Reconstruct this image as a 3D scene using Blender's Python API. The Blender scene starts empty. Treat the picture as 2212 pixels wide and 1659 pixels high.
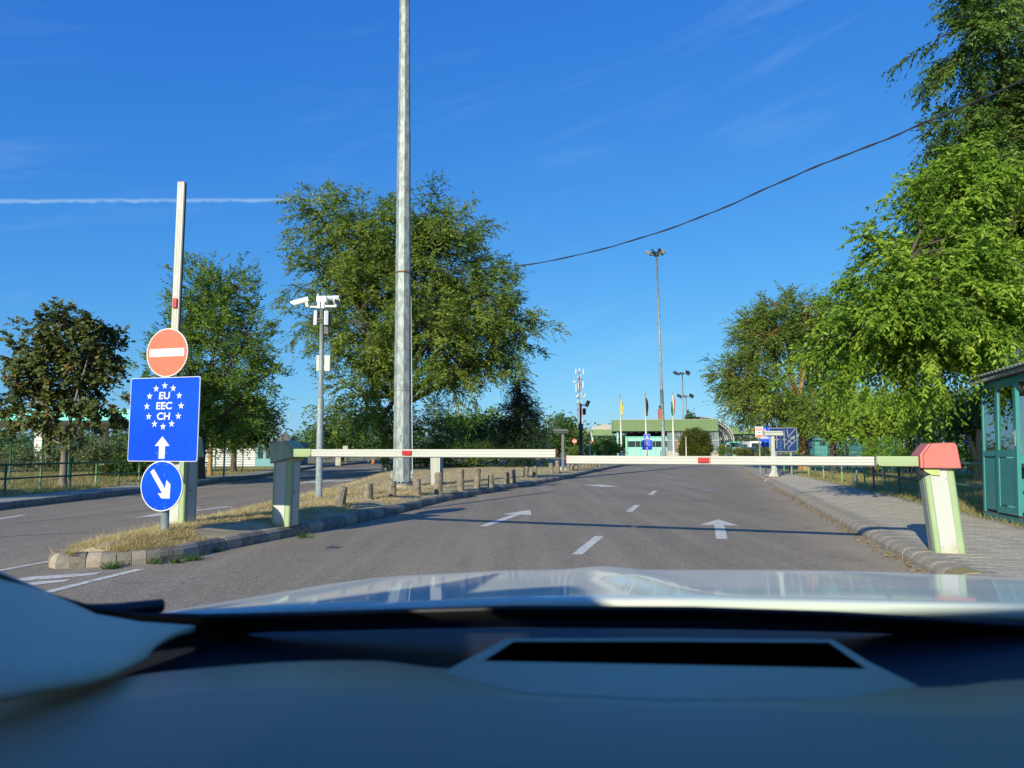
import bpy, math, random
import numpy as np
from mathutils import Vector, Matrix

random.seed(7)
RNG = np.random.default_rng(11)
SC = bpy.context.scene
COL = SC.collection
R = math.radians

# ------------------------------------------------------------------ camera, sky, sun, exposure
EYE = 1.2                      # height of the lens above the road
FPX = 1534.0                   # focal length in units of a 2212 px wide frame
PITCH = math.atan(140.5 / FPX)
cam_data = bpy.data.cameras.new("camera")
cam = bpy.data.objects.new("camera", cam_data)
COL.objects.link(cam)
cam.location = (0, 0, EYE)
cam.rotation_euler = (R(90) + PITCH, 0, 0)
cam_data.sensor_width = 36
cam_data.lens = 36 * FPX / 2212
cam_data.clip_start = 0.05
cam_data.clip_end = 6000
cam_data.dof.use_dof = True
cam_data.dof.focus_distance = 14
cam_data.dof.aperture_fstop = 6.5
SC.camera = cam

SUN_AZ, SUN_EL = R(27), R(21)      # shadows run 29 degrees right of straight ahead
world = bpy.data.worlds.new("World")
SC.world = world
world.use_nodes = True
wn, wl = world.node_tree.nodes, world.node_tree.links
wn.clear()
wo = wn.new("ShaderNodeOutputWorld")
bg = wn.new("ShaderNodeBackground")
sky = wn.new("ShaderNodeTexSky")
sky.sky_type = 'NISHITA'
sky.sun_disc = False
sky.sun_elevation = SUN_EL
sky.sun_rotation = math.pi + SUN_AZ
sky.altitude = 100
sky.air_density = 1.0
sky.dust_density = 0.35
sky.ozone_density = 2.2
SKO = 9.3
# thin cirrus streaks and one aeroplane trail, fixed to directions in the sky
tcw = wn.new("ShaderNodeTexCoord")
def wmath(op, a=None, b=None, c=None, clamp=False):
    n = wn.new("ShaderNodeMath"); n.operation = op; n.use_clamp = clamp
    for i, v in enumerate((a, b, c)):
        if v is None: continue
        if isinstance(v, (int, float)): n.inputs[i].default_value = v
        else: wl.new(v, n.inputs[i])
    return n.outputs[0]
# one colour response over the whole sky: deep clear-weather blue
sc_ = wn.new("ShaderNodeSeparateColor"); wl.new(sky.outputs[0], sc_.inputs[0])
hsv = wn.new("ShaderNodeCombineColor")
for i_, (p_, a_) in enumerate(((1.13, .0215), (.77, .077), (.35, .272))):
    # the sky texture is about ten times brighter than the background strength lets through
    wl.new(wmath('MULTIPLY', wmath('POWER', sc_.outputs[i_], p_), a_ * 10 ** 1), hsv.inputs[i_])
sepw = wn.new("ShaderNodeSeparateXYZ"); wl.new(tcw.outputs['Generated'], sepw.inputs[0])
X_, Y_, Z_ = sepw.outputs
az = wmath('ARCTAN2', X_, Y_)
hor = wmath('SQRT', wmath('ADD', wmath('MULTIPLY', X_, X_), wmath('MULTIPLY', Y_, Y_)))
el = wmath('ARCTAN2', Z_, hor)
comb = wn.new("ShaderNodeCombineXYZ")
skew = wmath('ADD', wmath('MULTIPLY', wmath('ADD', el, SKO), 1.0), wmath('MULTIPLY', az, -0.26))
wl.new(wmath('MULTIPLY', wmath('ADD', az, SKO * 3), 3.2), comb.inputs[0]); wl.new(wmath('MULTIPLY', skew, 24.0), comb.inputs[1])
cno = wn.new("ShaderNodeTexNoise"); cno.inputs['Scale'].default_value = 1.0; cno.inputs['Detail'].default_value = 7
cno.inputs['Roughness'].default_value = 0.62; cno.inputs['Distortion'].default_value = 0.6
wl.new(comb.outputs[0], cno.inputs['Vector'])
comb2 = wn.new("ShaderNodeCombineXYZ")
wl.new(wmath('MULTIPLY', wmath('ADD', az, SKO), 2.2), comb2.inputs[0]); wl.new(wmath('MULTIPLY', el, 3.0), comb2.inputs[1])
cn2 = wn.new("ShaderNodeTexNoise"); cn2.inputs['Scale'].default_value = 1.3; cn2.inputs['Detail'].default_value = 2
wl.new(comb2.outputs[0], cn2.inputs['Vector'])
patch = wmath('MULTIPLY', wmath('SUBTRACT', cn2.outputs[0], 0.45), 5.0, clamp=True)
cirrus = wmath('MULTIPLY', wmath('MULTIPLY', wmath('SUBTRACT', cno.outputs[0], 0.52), 3.4, clamp=True), patch)
cirrus = wmath("MULTIPLY", cirrus, 0.22)
# trail: fixed elevation, wavering edge, ends at one azimuth
tn = wn.new("ShaderNodeTexNoise"); tn.inputs['Scale'].default_value = 60; tn.inputs['Detail'].default_value = 5
wl.new(tcw.outputs['Generated'], tn.inputs['Vector'])
# great-circle line: a plane through the eye
tx = wmath('MULTIPLY', X_, 0.004)
dline = wmath('SUBTRACT', wmath('SUBTRACT', Z_, wmath('MULTIPLY', Y_, 0.3606)), tx)
dline = wmath('ABSOLUTE', wmath('ADD', dline, wmath('MULTIPLY', wmath('SUBTRACT', tn.outputs[0], 0.5), 0.0062)))
trail = wmath('SUBTRACT', 1.0, wmath('DIVIDE', dline, 0.0036), clamp=True)
fade = wmath('MULTIPLY', wmath('SUBTRACT', -0.265, az), 22.0, clamp=True)
front = wmath('GREATER_THAN', Y_, 0.05)
trail = wmath('MULTIPLY', wmath('MULTIPLY', wmath('MULTIPLY', trail, fade), front), wmath('MULTIPLY', tn.outputs[0], 1.15))
cl = wmath('MAXIMUM', cirrus, wmath('MULTIPLY', trail, 0.8), clamp=True)
mixw = wn.new("ShaderNodeMix"); mixw.data_type = 'RGBA'
wl.new(cl, mixw.inputs[0]); wl.new(hsv.outputs[0], mixw.inputs[6])
mixw.inputs[7].default_value = (2.9, 4.1, 5.3, 1)
wl.new(mixw.outputs[2], bg.inputs[0])
bg.inputs[1].default_value = 0.10
wl.new(bg.outputs[0], wo.inputs[0])

sun_data = bpy.data.lights.new("sun", 'SUN')
sun_data.energy = 3.7
sun_data.angle = R(0.53)
sun_data.color = (1.0, 0.92, 0.74)
sun = bpy.data.objects.new("sun", sun_data)
COL.objects.link(sun)
sdir = Vector((math.sin(SUN_AZ) * math.cos(SUN_EL), math.cos(SUN_AZ) * math.cos(SUN_EL), -math.sin(SUN_EL)))
sun.rotation_euler = sdir.to_track_quat('-Z', 'Y').to_euler()
sun.location = (-20, -30, 20)
SC.view_settings.view_transform = 'Standard'
SC.view_settings.look = 'None'
SC.view_settings.gamma = 1
SC.view_settings.use_curve_mapping = False
SC.view_settings.exposure = 0.9
SC.render.engine = 'CYCLES'
SC.cycles.max_bounces = 8
SC.cycles.transparent_max_bounces = 12
SC.cycles.use_denoising = True

# ------------------------------------------------------------------ helpers
CP, SP = math.cos(PITCH), math.sin(PITCH)
def ray(px, py):
    dx = (px - 1106) / FPX; dy = (829.5 - py) / FPX
    return dx, CP - dy * SP, SP + dy * CP
def gp(px, py, z=0.0):           # where a sight line meets the level z
    d = ray(px, py); t = (z - EYE) / d[2]
    return (d[0] * t, d[1] * t)
def pt(px, py, Y):               # where a sight line reaches the distance Y
    d = ray(px, py); t = Y / d[1]
    return (d[0] * t, Y, EYE + d[2] * t)
def zz(py, Y): return pt(1106, py, Y)[2]
def xx(px, py, Y): return pt(px, py, Y)[0]
RA = R(15.2)                      # heading of the road, right of straight ahead
RZ = -RA

class MB:
    def __init__(s): s.v = []; s.f = []; s.m = []; s.sm = []
    def add(s, vs, fs, mi=0, smooth=False):
        o = len(s.v); s.v.extend([tuple(p) for p in vs])
        for f in fs:
            s.f.append(tuple(i + o for i in f)); s.m.append(mi); s.sm.append(smooth)
        return s
    def box(s, cx, cy, cz, sx, sy, sz, rz=0, mi=0, rx=0, ry=0):
        M_ = Matrix.Rotation(rz, 3, 'Z') @ Matrix.Rotation(ry, 3, 'Y') @ Matrix.Rotation(rx, 3, 'X')
        vs = []
        for dz in (-.5, .5):
            for dy in (-.5, .5):
                for dx in (-.5, .5):
                    p = M_ @ Vector((dx * sx, dy * sy, dz * sz)); vs.append((p.x + cx, p.y + cy, p.z + cz))
        return s.add(vs, [(0, 2, 3, 1), (4, 5, 7, 6), (0, 1, 5, 4), (2, 6, 7, 3), (0, 4, 6, 2), (1, 3, 7, 5)], mi)
    def tube(s, pts, rads, n=8, mi=0, smooth=True, phase=0.0):
        pts = [Vector(p) for p in pts]
        if isinstance(rads, (int, float)): rads = [rads] * len(pts)
        vs = []; fs = []
        up = Vector((0, 0, 1))
        t0 = (pts[-1] - pts[0])
        if t0.length > 0 and abs(t0.normalized().z) > 0.9: up = Vector((0, 1, 0))
        for i, p in enumerate(pts):
            a = pts[max(0, i - 1)]; b = pts[min(len(pts) - 1, i + 1)]
            t = (b - a); t = t.normalized() if t.length > 1e-9 else Vector((0, 0, 1))
            u = t.cross(up)
            if u.length < 1e-4: u = t.cross(Vector((1, 0, 0)))
            u.normalize(); w = u.cross(t)
            for k in range(n):
                an = 2 * math.pi * k / n + phase
                vs.append(p + (u * math.cos(an) + w * math.sin(an)) * rads[i])
        for i in range(len(pts) - 1):
            for k in range(n):
                a = i * n + k; b = i * n + (k + 1) % n
                fs.append((a, b, b + n, a + n))
        fs.append(tuple(range(n))); fs.append(tuple(reversed(range((len(pts) - 1) * n, len(pts) * n))))
        return s.add(vs, fs, mi, smooth)
    def cyl(s, x, y, z0, z1, r0, r1=None, n=16, mi=0, smooth=True, phase=0.0):
        return s.tube([(x, y, z0), (x, y, z1)], [r0, r0 if r1 is None else r1], n, mi, smooth, phase)
    def prism(s, poly, z0, z1, mi=0):          # poly in x, y
        n = len(poly)
        vs = [(x, y, z0) for x, y in poly] + [(x, y, z1) for x, y in poly]
        fs = [tuple(reversed(range(n))), tuple(range(n, 2 * n))] + [(i, (i + 1) % n, (i + 1) % n + n, i + n) for i in range(n)]
        return s.add(vs, fs, mi)
    def plate(s, poly, y0, y1, mi=0):          # poly in x, z
        n = len(poly)
        vs = [(x, y0, z) for x, z in poly] + [(x, y1, z) for x, z in poly]
        fs = [tuple(range(n)), tuple(reversed(range(n, 2 * n)))] + [(i, i + n, (i + 1) % n + n, (i + 1) % n) for i in range(n)]
        return s.add(vs, fs, mi)
    def mesh(s, name, mats):
        me = bpy.data.meshes.new(name)
        me.from_pydata(s.v, [], s.f)
        for m in (mats if isinstance(mats, (list, tuple)) else [mats]): me.materials.append(m)
        me.polygons.foreach_set('material_index', s.m)
        me.polygons.foreach_set('use_smooth', s.sm)
        me.update()
        return me
    def build(s, name, mats, parent=None, loc=(0, 0, 0), rz=0.0, bevel=0.0, label=None, kind=None):
        o = bpy.data.objects.new(name, s.mesh(name, mats)); COL.objects.link(o)
        o.location = loc; o.rotation_euler = (0, 0, rz)
        if parent: o.parent = parent
        if label: o['label'] = label
        if kind: o['kind'] = kind
        if bevel:
            b = o.modifiers.new('bevel', 'BEVEL'); b.width = bevel; b.segments = 3; b.limit_method = 'ANGLE'; b.angle_limit = R(35)
            o.data.polygons.foreach_set('use_smooth', [True] * len(o.data.polygons))
            w = o.modifiers.new('wn', 'WEIGHTED_NORMAL')
        return o

def tag(o, label=None, cat=None, group=None, kind=None):
    if label: o['label'] = label
    if cat: o['category'] = cat
    if group: o['group'] = group
    if kind: o['kind'] = kind
    return o
def thing(name, label, cat, loc=(0, 0, 0), rz=0.0, group=None):
    o = bpy.data.objects.new(name, None); COL.objects.link(o)
    o.empty_display_size = .2
    o.location = loc; o.rotation_euler = (0, 0, rz)
    return tag(o, label, cat, group)
def ground_root(name, label):
    o = bpy.data.objects.new(name, None); COL.objects.link(o); o['kind'] = 'structure'; o['label'] = label
    return o
def share(name, me, parent, loc, rz=0.0, scale=None, rot=None):
    o = bpy.data.objects.new(name, me); COL.objects.link(o); o.parent = parent
    o.location = loc; o.rotation_euler = rot if rot else (0, 0, rz)
    if scale: o.scale = scale
    return o
def star_poly(r, cx=0, cz=0, inner=.39):
    return [(cx + r * (1 if i % 2 == 0 else inner) * math.sin(math.pi * i / 5), cz + r * (1 if i % 2 == 0 else inner) * math.cos(math.pi * i / 5)) for i in range(10)]
def disc_poly(r, n=40, cx=0, cz=0):
    return [(cx + r * math.cos(2 * math.pi * i / n), cz + r * math.sin(2 * math.pi * i / n)) for i in range(n)]
def rrect(w, h, r, n=5, cx=0, cz=0):
    out = []
    for k, (sx, sz) in enumerate(((1, 1), (-1, 1), (-1, -1), (1, -1))):
        for i in range(n + 1):
            a = math.pi / 2 * (k + i / n)
            out.append((cx + sx * (w / 2 - r) + r * math.cos(a), cz + sz * (h / 2 - r) + r * math.sin(a)))
    return out
def text(s, size, mat, parent, loc, bold=.012, shear=0.0, name='lettering', depth=.0015, sx=1.0):
    cu = bpy.data.curves.new(name, 'FONT'); cu.body = s; cu.size = size; cu.align_x = 'CENTER'; cu.align_y = 'CENTER'
    cu.offset = bold * size; cu.extrude = depth; cu.shear = shear; cu.resolution_u = 4
    tmp = bpy.data.objects.new(name, cu); COL.objects.link(tmp)
    bpy.context.view_layer.update()
    me = bpy.data.meshes.new_from_object(tmp.evaluated_get(bpy.context.evaluated_depsgraph_get()))
    bpy.data.objects.remove(tmp); bpy.data.curves.remove(cu)
    me.transform(Matrix.Rotation(R(90), 4, 'X') @ Matrix.Diagonal((sx, 1, 1, 1)))
    me.materials.clear(); me.materials.append(mat)
    o = bpy.data.objects.new(name, me); COL.objects.link(o); o.parent = parent; o.location = loc
    return o

# ------------------------------------------------------------------ materials
def M(name, col, rough=.6, metal=0.0, spec=.5, var=0.0, scale=6.0, bump=0.0, bscale=60.0, col2=None, thr=None, detail=5, streak=None, coat=0.0, stretch=None):
    m = bpy.data.materials.new(name); m.use_nodes = True
    n, l = m.node_tree.nodes, m.node_tree.links
    b = n['Principled BSDF']
    b.inputs['Roughness'].default_value = rough; b.inputs['Metallic'].default_value = metal
    b.inputs['Specular IOR Level'].default_value = spec; b.inputs['Coat Weight'].default_value = coat
    c = (*col, 1)
    b.inputs['Base Color'].default_value = c
    if var or col2 or bump:
        tc = n.new('ShaderNodeTexCoord'); vec = tc.outputs['Object']
        if stretch:
            mp = n.new('ShaderNodeMapping'); mp.inputs['Scale'].default_value = stretch
            l.new(vec, mp.inputs['Vector']); vec = mp.outputs[0]
    if var or col2:
        t = n.new('ShaderNodeTexNoise'); t.inputs['Scale'].default_value = scale; t.inputs['Detail'].default_value = detail
        t.inputs['Roughness'].default_value = .65
        l.new(vec, t.inputs['Vector'])
        r_ = n.new('ShaderNodeValToRGB')
        lo, hi = thr if thr else (.35, .65)
        r_.color_ramp.elements[0].position = lo; r_.color_ramp.elements[1].position = hi
        if col2: a_, b_ = c, (*col2, 1)
        else: a_, b_ = tuple(x * (1 - var) for x in col) + (1,), tuple(min(1, x * (1 + var)) for x in col) + (1,)
        r_.color_ramp.elements[0].color = a_; r_.color_ramp.elements[1].color = b_
        l.new(t.outputs[0], r_.inputs[0]); l.new(r_.outputs[0], b.inputs['Base Color'])
    if bump:
        t2 = n.new('ShaderNodeTexNoise'); t2.inputs['Scale'].default_value = bscale; t2.inputs['Detail'].default_value = 4
        l.new(vec, t2.inputs['Vector'])
        bp = n.new('ShaderNodeBump'); bp.inputs['Strength'].default_value = bump; bp.inputs['Distance'].default_value = .01
        l.new(t2.outputs[0], bp.inputs['Height']); l.new(bp.outputs[0], b.inputs['Normal'])
    return m

def asphalt(name, base, dust):
    m = bpy.data.materials.new(name); m.use_nodes = True
    n, l = m.node_tree.nodes, m.node_tree.links
    b = n['Principled BSDF']; b.inputs['Roughness'].default_value = .82; b.inputs['Specular IOR Level'].default_value = .35
    tc = n.new('ShaderNodeTexCoord'); v = tc.outputs['Object']
    def noise(s, d, ro=.6, dist=0, mapping=None):
        t = n.new('ShaderNodeTexNoise'); t.inputs['Scale'].default_value = s; t.inputs['Detail'].default_value = d
        t.inputs['Roughness'].default_value = ro; t.inputs['Distortion'].default_value = dist
        if mapping:
            mp = n.new('ShaderNodeMapping'); mp.inputs['Scale'].default_value = mapping[0]; mp.inputs['Rotation'].default_value = (0, 0, mapping[1])
            l.new(v, mp.inputs[0]); l.new(mp.outputs[0], t.inputs['Vector'])
        else: l.new(v, t.inputs['Vector'])
        return t.outputs[0]
    def ma(op, a, b_=None, clamp=False):
        q = n.new('ShaderNodeMath'); q.operation = op; q.use_clamp = clamp
        for i, w in enumerate((a, b_)):
            if w is None: continue
            if isinstance(w, (int, float)): q.inputs[i].default_value = w
            else: l.new(w, q.inputs[i])
        return q.outputs[0]
    def mix(f, a, b_):
        q = n.new('ShaderNodeMix'); q.data_type = 'RGBA'
        if isinstance(f, float): q.inputs[0].default_value = f
        else: l.new(f, q.inputs[0])
        for i, w in ((6, a), (7, b_)):
            if isinstance(w, tuple): q.inputs[i].default_value = (*w, 1)
            else: l.new(w, q.inputs[i])
        return q.outputs[2]
    big = noise(.35, 4)
    streak = noise(1.0, 5, .6, 0, ((2.2, .12, 1), RA))
    fine = noise(95, 3, .7)
    vo = n.new('ShaderNodeTexVoronoi'); vo.inputs['Scale'].default_value = 70; l.new(v, vo.inputs['Vector'])
    gr = n.new('ShaderNodeSeparateColor'); l.new(vo.outputs['Color'], gr.inputs[0])
    c = mix(ma('MULTIPLY', ma('SUBTRACT', big, .35), 2.6, True), tuple(x * .84 for x in base), tuple(x * 1.12 for x in base))
    c = mix(ma('MULTIPLY', ma('SUBTRACT', streak, .44), 3.2, True), c, tuple(x * 1.36 for x in base))
    c = mix(ma('MULTIPLY', ma('POWER', gr.outputs[0], 5), .6), c, (.50, .44, .36))
    c = mix(ma('MULTIPLY', ma('POWER', gr.outputs[1], 3), .6), c, tuple(x * .45 for x in base))
    stain = noise(.9, 7, .72, .8)
    c = mix(ma('MULTIPLY', ma('SUBTRACT', stain, .60), 4.5, True), c, tuple(x * .62 for x in base))
    # dust lying along the right kerb and the island kerb: a strip with a ragged edge
    sp = n.new('ShaderNodeSeparateXYZ'); l.new(v, sp.inputs[0])
    dk = ma('SUBTRACT', ma('ADD', 2.18, ma('MULTIPLY', sp.outputs[1], .272)), sp.outputs[0])
    ragged = ma('MULTIPLY', ma('SUBTRACT', noise(1.3, 6, .7, .4), .5), 2.2)
    sm_ = n.new('ShaderNodeMath'); sm_.operation = 'SUBTRACT'; sm_.use_clamp = True
    l.new(ma('SUBTRACT', 1.0, ma('MULTIPLY', ma('ABSOLUTE', ma('ADD', dk, ragged)), .9)), sm_.inputs[0]); sm_.inputs[1].default_value = .05
    c = mix(ma('MULTIPLY', sm_.outputs[0], .62), c, dust)
    # hairline cracks
    vc = n.new('ShaderNodeTexVoronoi'); vc.feature = 'DISTANCE_TO_EDGE'; vc.inputs['Scale'].default_value = .33
    wv = n.new('ShaderNodeVectorMath'); wv.operation = 'ADD'
    nv = n.new('ShaderNodeTexNoise'); nv.inputs['Scale'].default_value = 1.2; nv.inputs['Detail'].default_value = 6; l.new(v, nv.inputs['Vector'])
    l.new(v, wv.inputs[0]); l.new(nv.outputs['Color'], wv.inputs[1]); l.new(wv.outputs[0], vc.inputs['Vector'])
    crack = ma('MULTIPLY', ma('SUBTRACT', 1.0, ma('MULTIPLY', vc.outputs['Distance'], 160.0), True), ma('MULTIPLY', ma('SUBTRACT', big, .48), 8, True))
    c = mix(ma('MULTIPLY', crack, .6), c, tuple(x * .4 for x in base))
    l.new(c, b.inputs['Base Color'])
    bp = n.new('ShaderNodeBump'); bp.inputs['Strength'].default_value = .5; bp.inputs['Distance'].default_value = .004
    l.new(ma('ADD', fine, ma('MULTIPLY', vo.outputs['Distance'], 1.2)), bp.inputs['Height']); l.new(bp.outputs[0], b.inputs['Normal'])
    return m

def leafmat(name, stops, trans=.35, rough=.5, spec=.15):
    m = bpy.data.materials.new(name); m.use_nodes = True
    n, l = m.node_tree.nodes, m.node_tree.links
    out = n['Material Output']; b = n['Principled BSDF']
    b.inputs['Roughness'].default_value = rough; b.inputs['Specular IOR Level'].default_value = spec
    at = n.new('ShaderNodeAttribute'); at.attribute_name = 'tone'
    r_ = n.new('ShaderNodeValToRGB'); cr = r_.color_ramp
    while len(cr.elements) < len(stops): cr.elements.new(.5)
    for e, (p, c) in zip(cr.elements, stops): e.position = p; e.color = (*c, 1)
    l.new(at.outputs['Fac'], r_.inputs[0]); l.new(r_.outputs[0], b.inputs['Base Color'])
    t = n.new('ShaderNodeBsdfTranslucent')
    g = n.new('ShaderNodeMix'); g.data_type = 'RGBA'; g.blend_type = 'MULTIPLY'; g.inputs[0].default_value = 1
    l.new(r_.outputs[0], g.inputs[6]); g.inputs[7].default_value = (1.5, 1.7, .6, 1); l.new(g.outputs[2], t.inputs[0])
    mx = n.new('ShaderNodeMixShader'); mx.inputs[0].default_value = trans
    l.new(b.outputs[0], mx.inputs[1]); l.new(t.outputs[0], mx.inputs[2]); l.new(mx.outputs[0], out.inputs[0])
    return m

def clearglass(name, col):
    m = bpy.data.materials.new(name); m.use_nodes = True
    n, l = m.node_tree.nodes, m.node_tree.links
    n.remove(n['Principled BSDF'])
    t = n.new('ShaderNodeBsdfTransparent'); t.inputs[0].default_value = (*col, 1)
    l.new(t.outputs[0], n['Material Output'].inputs[0])
    return m
def winglass(name, tint, refl=.25):
    m = bpy.data.materials.new(name); m.use_nodes = True
    n, l = m.node_tree.nodes, m.node_tree.links
    n.remove(n['Principled BSDF'])
    t = n.new('ShaderNodeBsdfTransparent'); t.inputs[0].default_value = (*tint, 1)
    g = n.new('ShaderNodeBsdfGlossy'); g.inputs['Roughness'].default_value = .02; g.inputs[0].default_value = (.9, .95, .97, 1)
    fr = n.new('ShaderNodeFresnel'); fr.inputs[0].default_value = 1.5
    q = n.new('ShaderNodeMath'); q.operation = 'MULTIPLY_ADD'; q.inputs[1].default_value = .9; q.inputs[2].default_value = refl
    l.new(fr.outputs[0], q.inputs[0])
    mx = n.new('ShaderNodeMixShader'); l.new(q.outputs[0], mx.inputs[0]); l.new(t.outputs[0], mx.inputs[1]); l.new(g.outputs[0], mx.inputs[2])
    l.new(mx.outputs[0], n['Material Output'].inputs[0])
    return m

mt = {}
mt['asphalt'] = asphalt('asphalt', (.248, .193, .133), (.43, .335, .215))
mt['earth'] = M('dry_earth', (.30, .22, .13), .95, var=0, col2=(.42, .34, .19), scale=3, bump=.6, bscale=40, thr=(.38, .62))
mt['earth_far'] = M('field_grass', (.15, .135, .055), .95, col2=(.36, .29, .14), scale=.35, bump=.4, bscale=10)
mt['kerb'] = M('weathered_kerb_concrete', (.10, .088, .072), .9, col2=(.27, .235, .185), scale=9, bump=.7, bscale=70, thr=(.3, .68))
mt['kerb_light'] = M('pale_kerb_concrete', (.25, .205, .15), .9, col2=(.40, .335, .25), scale=6, bump=.6, bscale=70, thr=(.3, .7))
mt['moss'] = M('ochre_kerb_paint', (.30, .22, .05), .9, col2=(.25, .22, .16), scale=14, bump=.5)
mt['pave'] = M('grey_paver', (.38, .325, .25), .9, var=.10, scale=2.2, bump=.5, bscale=120)
mt['joint'] = M('paver_joint_dirt', (.27, .235, .175), .95, var=.3, scale=20)
mt['slab'] = M('sidewalk_concrete', (.30, .27, .22), .92, var=.18, scale=1.4, bump=.4, bscale=60)
mt['paint'] = M('worn_road_paint', (.62, .58, .50), .75, col2=(.26, .22, .17), scale=14, detail=12, thr=(.54, .62), bump=.4, bscale=110)
mt['paint_old'] = M('faded_road_paint', (.34, .325, .30), .8, col2=(.15, .14, .13), scale=20, detail=8, thr=(.46, .6))
mt['white'] = M('white_painted_metal', (.56, .55, .48), .42, var=.05, scale=7, stretch=(1, 1, .3))
mt['white_dirty'] = M('dirty_white_panel', (.47, .465, .42), .5, col2=(.36, .335, .26), scale=5, thr=(.5, .85))
def base_dirt(m, h, col):
    n, l = m.node_tree.nodes, m.node_tree.links
    b = n['Principled BSDF']; src = b.inputs['Base Color'].links[0].from_socket
    tc = n.new('ShaderNodeTexCoord'); sp = n.new('ShaderNodeSeparateXYZ'); l.new(tc.outputs['Object'], sp.inputs[0])
    nz = n.new('ShaderNodeTexNoise'); nz.inputs['Scale'].default_value = 9; nz.inputs['Detail'].default_value = 7; nz.inputs['Roughness'].default_value = .7; l.new(tc.outputs['Object'], nz.inputs['Vector'])
    a = n.new('ShaderNodeMath'); a.operation = 'MULTIPLY_ADD'; l.new(nz.outputs[0], a.inputs[0]); a.inputs[1].default_value = h * 2.2; a.inputs[2].default_value = -h * .45
    c = n.new('ShaderNodeMath'); c.operation = 'SUBTRACT'; l.new(a.outputs[0], c.inputs[0]); l.new(sp.outputs[2], c.inputs[1])
    d = n.new('ShaderNodeMath'); d.operation = 'MULTIPLY'; d.use_clamp = True; l.new(c.outputs[0], d.inputs[0]); d.inputs[1].default_value = 6
    mx = n.new('ShaderNodeMix'); mx.data_type = 'RGBA'; l.new(d.outputs[0], mx.inputs[0]); l.new(src, mx.inputs[6]); mx.inputs[7].default_value = (*col, 1)
    l.new(mx.outputs[2], b.inputs['Base Color'])
mt['ribs'] = M('shaded_ribbed_panel', (.16, .17, .18), .5)  # darker grey, so shade is put into the colour of the ribbed side
mt['boom'] = M('boom_white_aluminium', (.47, .46, .41), .5, spec=.3, col2=(.36, .32, .27), scale=3, thr=(.55, .9), stretch=(.3, 3, 6))
mt['sticker'] = M('faded_reflective_sticker', (.50, .44, .42), .5, col2=(.56, .53, .49), scale=18)
mt['green_pale'] = M('pale_green_trim', (.30, .39, .20), .45, var=.06, scale=5)
mt['yellow_green'] = M('yellowed_green_trim', (.42, .46, .16), .5, var=.08, scale=7)
mt['olive'] = M('dirty_green_cover', (.40, .44, .24), .62, col2=(.24, .27, .15), scale=9, thr=(.4, .8), stretch=(1.5, 1, .4))
mt['coral'] = M('faded_red_plastic', (.56, .135, .11), .42, var=.06, scale=4)
mt['coral_sign'] = M('faded_no_entry_red', (.60, .155, .095), .55, spec=.2, var=.05, scale=20)
mt['red_lens'] = M('red_lamp_lens', (.42, .006, .012), .35, spec=.3, bump=.3, bscale=150)
mt['red'] = M('red_paint', (.55, .05, .04), .5)
mt['black'] = M('black_rubber', (.012, .012, .013), .7)
mt['dark'] = M('dark_grey_metal', (.035, .04, .045), .5, var=.2)
mt['galv'] = M('galvanised_steel', (.185, .21, .205), .55, metal=.15, spec=.3, col2=(.31, .34, .335), scale=9, detail=3, thr=(.42, .6), stretch=(1, 1, .45))
mt['galv_rough'] = M('weathered_galvanised_steel', (.20, .23, .225), .6, metal=.15, spec=.3, col2=(.36, .39, .37), scale=28, detail=6, thr=(.4, .66))
mt['post_grey'] = M('dull_grey_post', (.13, .14, .14), .7, var=.2, scale=8)
mt['rust'] = M('rusty_band', (.16, .06, .03), .8, var=.3, scale=20)
mt['blue'] = M('sign_blue', (.0, .075, .66), .4, spec=.18, col2=(.0, .045, .58), scale=1.3, thr=(.3, .7))
mt['blue_shaded'] = M('shaded_sign_blue', (.002, .015, .075), .4, spec=.2, col2=(.003, .035, .17), scale=2.2)  # sign blue darkened, tree shade put into the colour
mt['sign_white'] = M('sign_white', (.60, .61, .58), .4)
mt['sign_grey'] = M('shaded_sign_marking', (.20, .22, .21), .5)
mt['sign_back'] = M('sign_back_grey', (.30, .31, .30), .5, metal=.3)
mt['bollard'] = M('weathered_concrete_bollard', (.095, .075, .055), .95, col2=(.29, .24, .175), scale=9, thr=(.32, .66), bump=1.0, bscale=45, detail=8)
mt['bark'] = M('brown_bark', (.05, .038, .028), .95, col2=(.13, .10, .075), scale=9, bump=1, bscale=30, stretch=(3, 3, .5))
mt['twig'] = M('brown_twigs', (.07, .055, .03), .9)
mt['bark_grey'] = M('grey_bark', (.14, .115, .09), .95, col2=(.25, .215, .17), scale=8, bump=1, bscale=30, stretch=(3, 3, .5))
mt['bark_orange'] = M('orange_bark', (.20, .13, .075), .9, col2=(.40, .23, .08), scale=5, bump=1, bscale=25, stretch=(3, 3, .6))  # brown bark mottled with orange
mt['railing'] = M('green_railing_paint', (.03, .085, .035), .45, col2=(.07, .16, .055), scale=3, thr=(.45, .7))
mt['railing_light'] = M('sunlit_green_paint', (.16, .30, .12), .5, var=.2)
mt['mesh_green'] = M('green_mesh_wire', (.03, .13, .09), .5)
mt['teal'] = M('teal_paint', (.035, .215, .20), .38, var=.06, scale=3)
mt['teal_dark'] = M('dark_teal_paint', (.025, .17, .16), .38, var=.06, scale=3)
mt['mint'] = M('mint_fascia', (.12, .62, .50), .45, var=.05)
mt['mint_pale'] = M('pale_mint_cladding', (.27, .54, .45), .5, var=.05)
mt['mint_shade'] = M('shaded_mint_wall', (.08, .26, .23), .6, var=.1)  # mint darkened, the shade beyond the trees put into the colour
mt['fascia'] = M('olive_green_metal_cladding', (.155, .235, .095), .5, var=.05, scale=1)
mt['fascia2'] = M('olive_green_metal_rib', (.13, .20, .08), .5, var=.05, scale=1)
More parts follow.
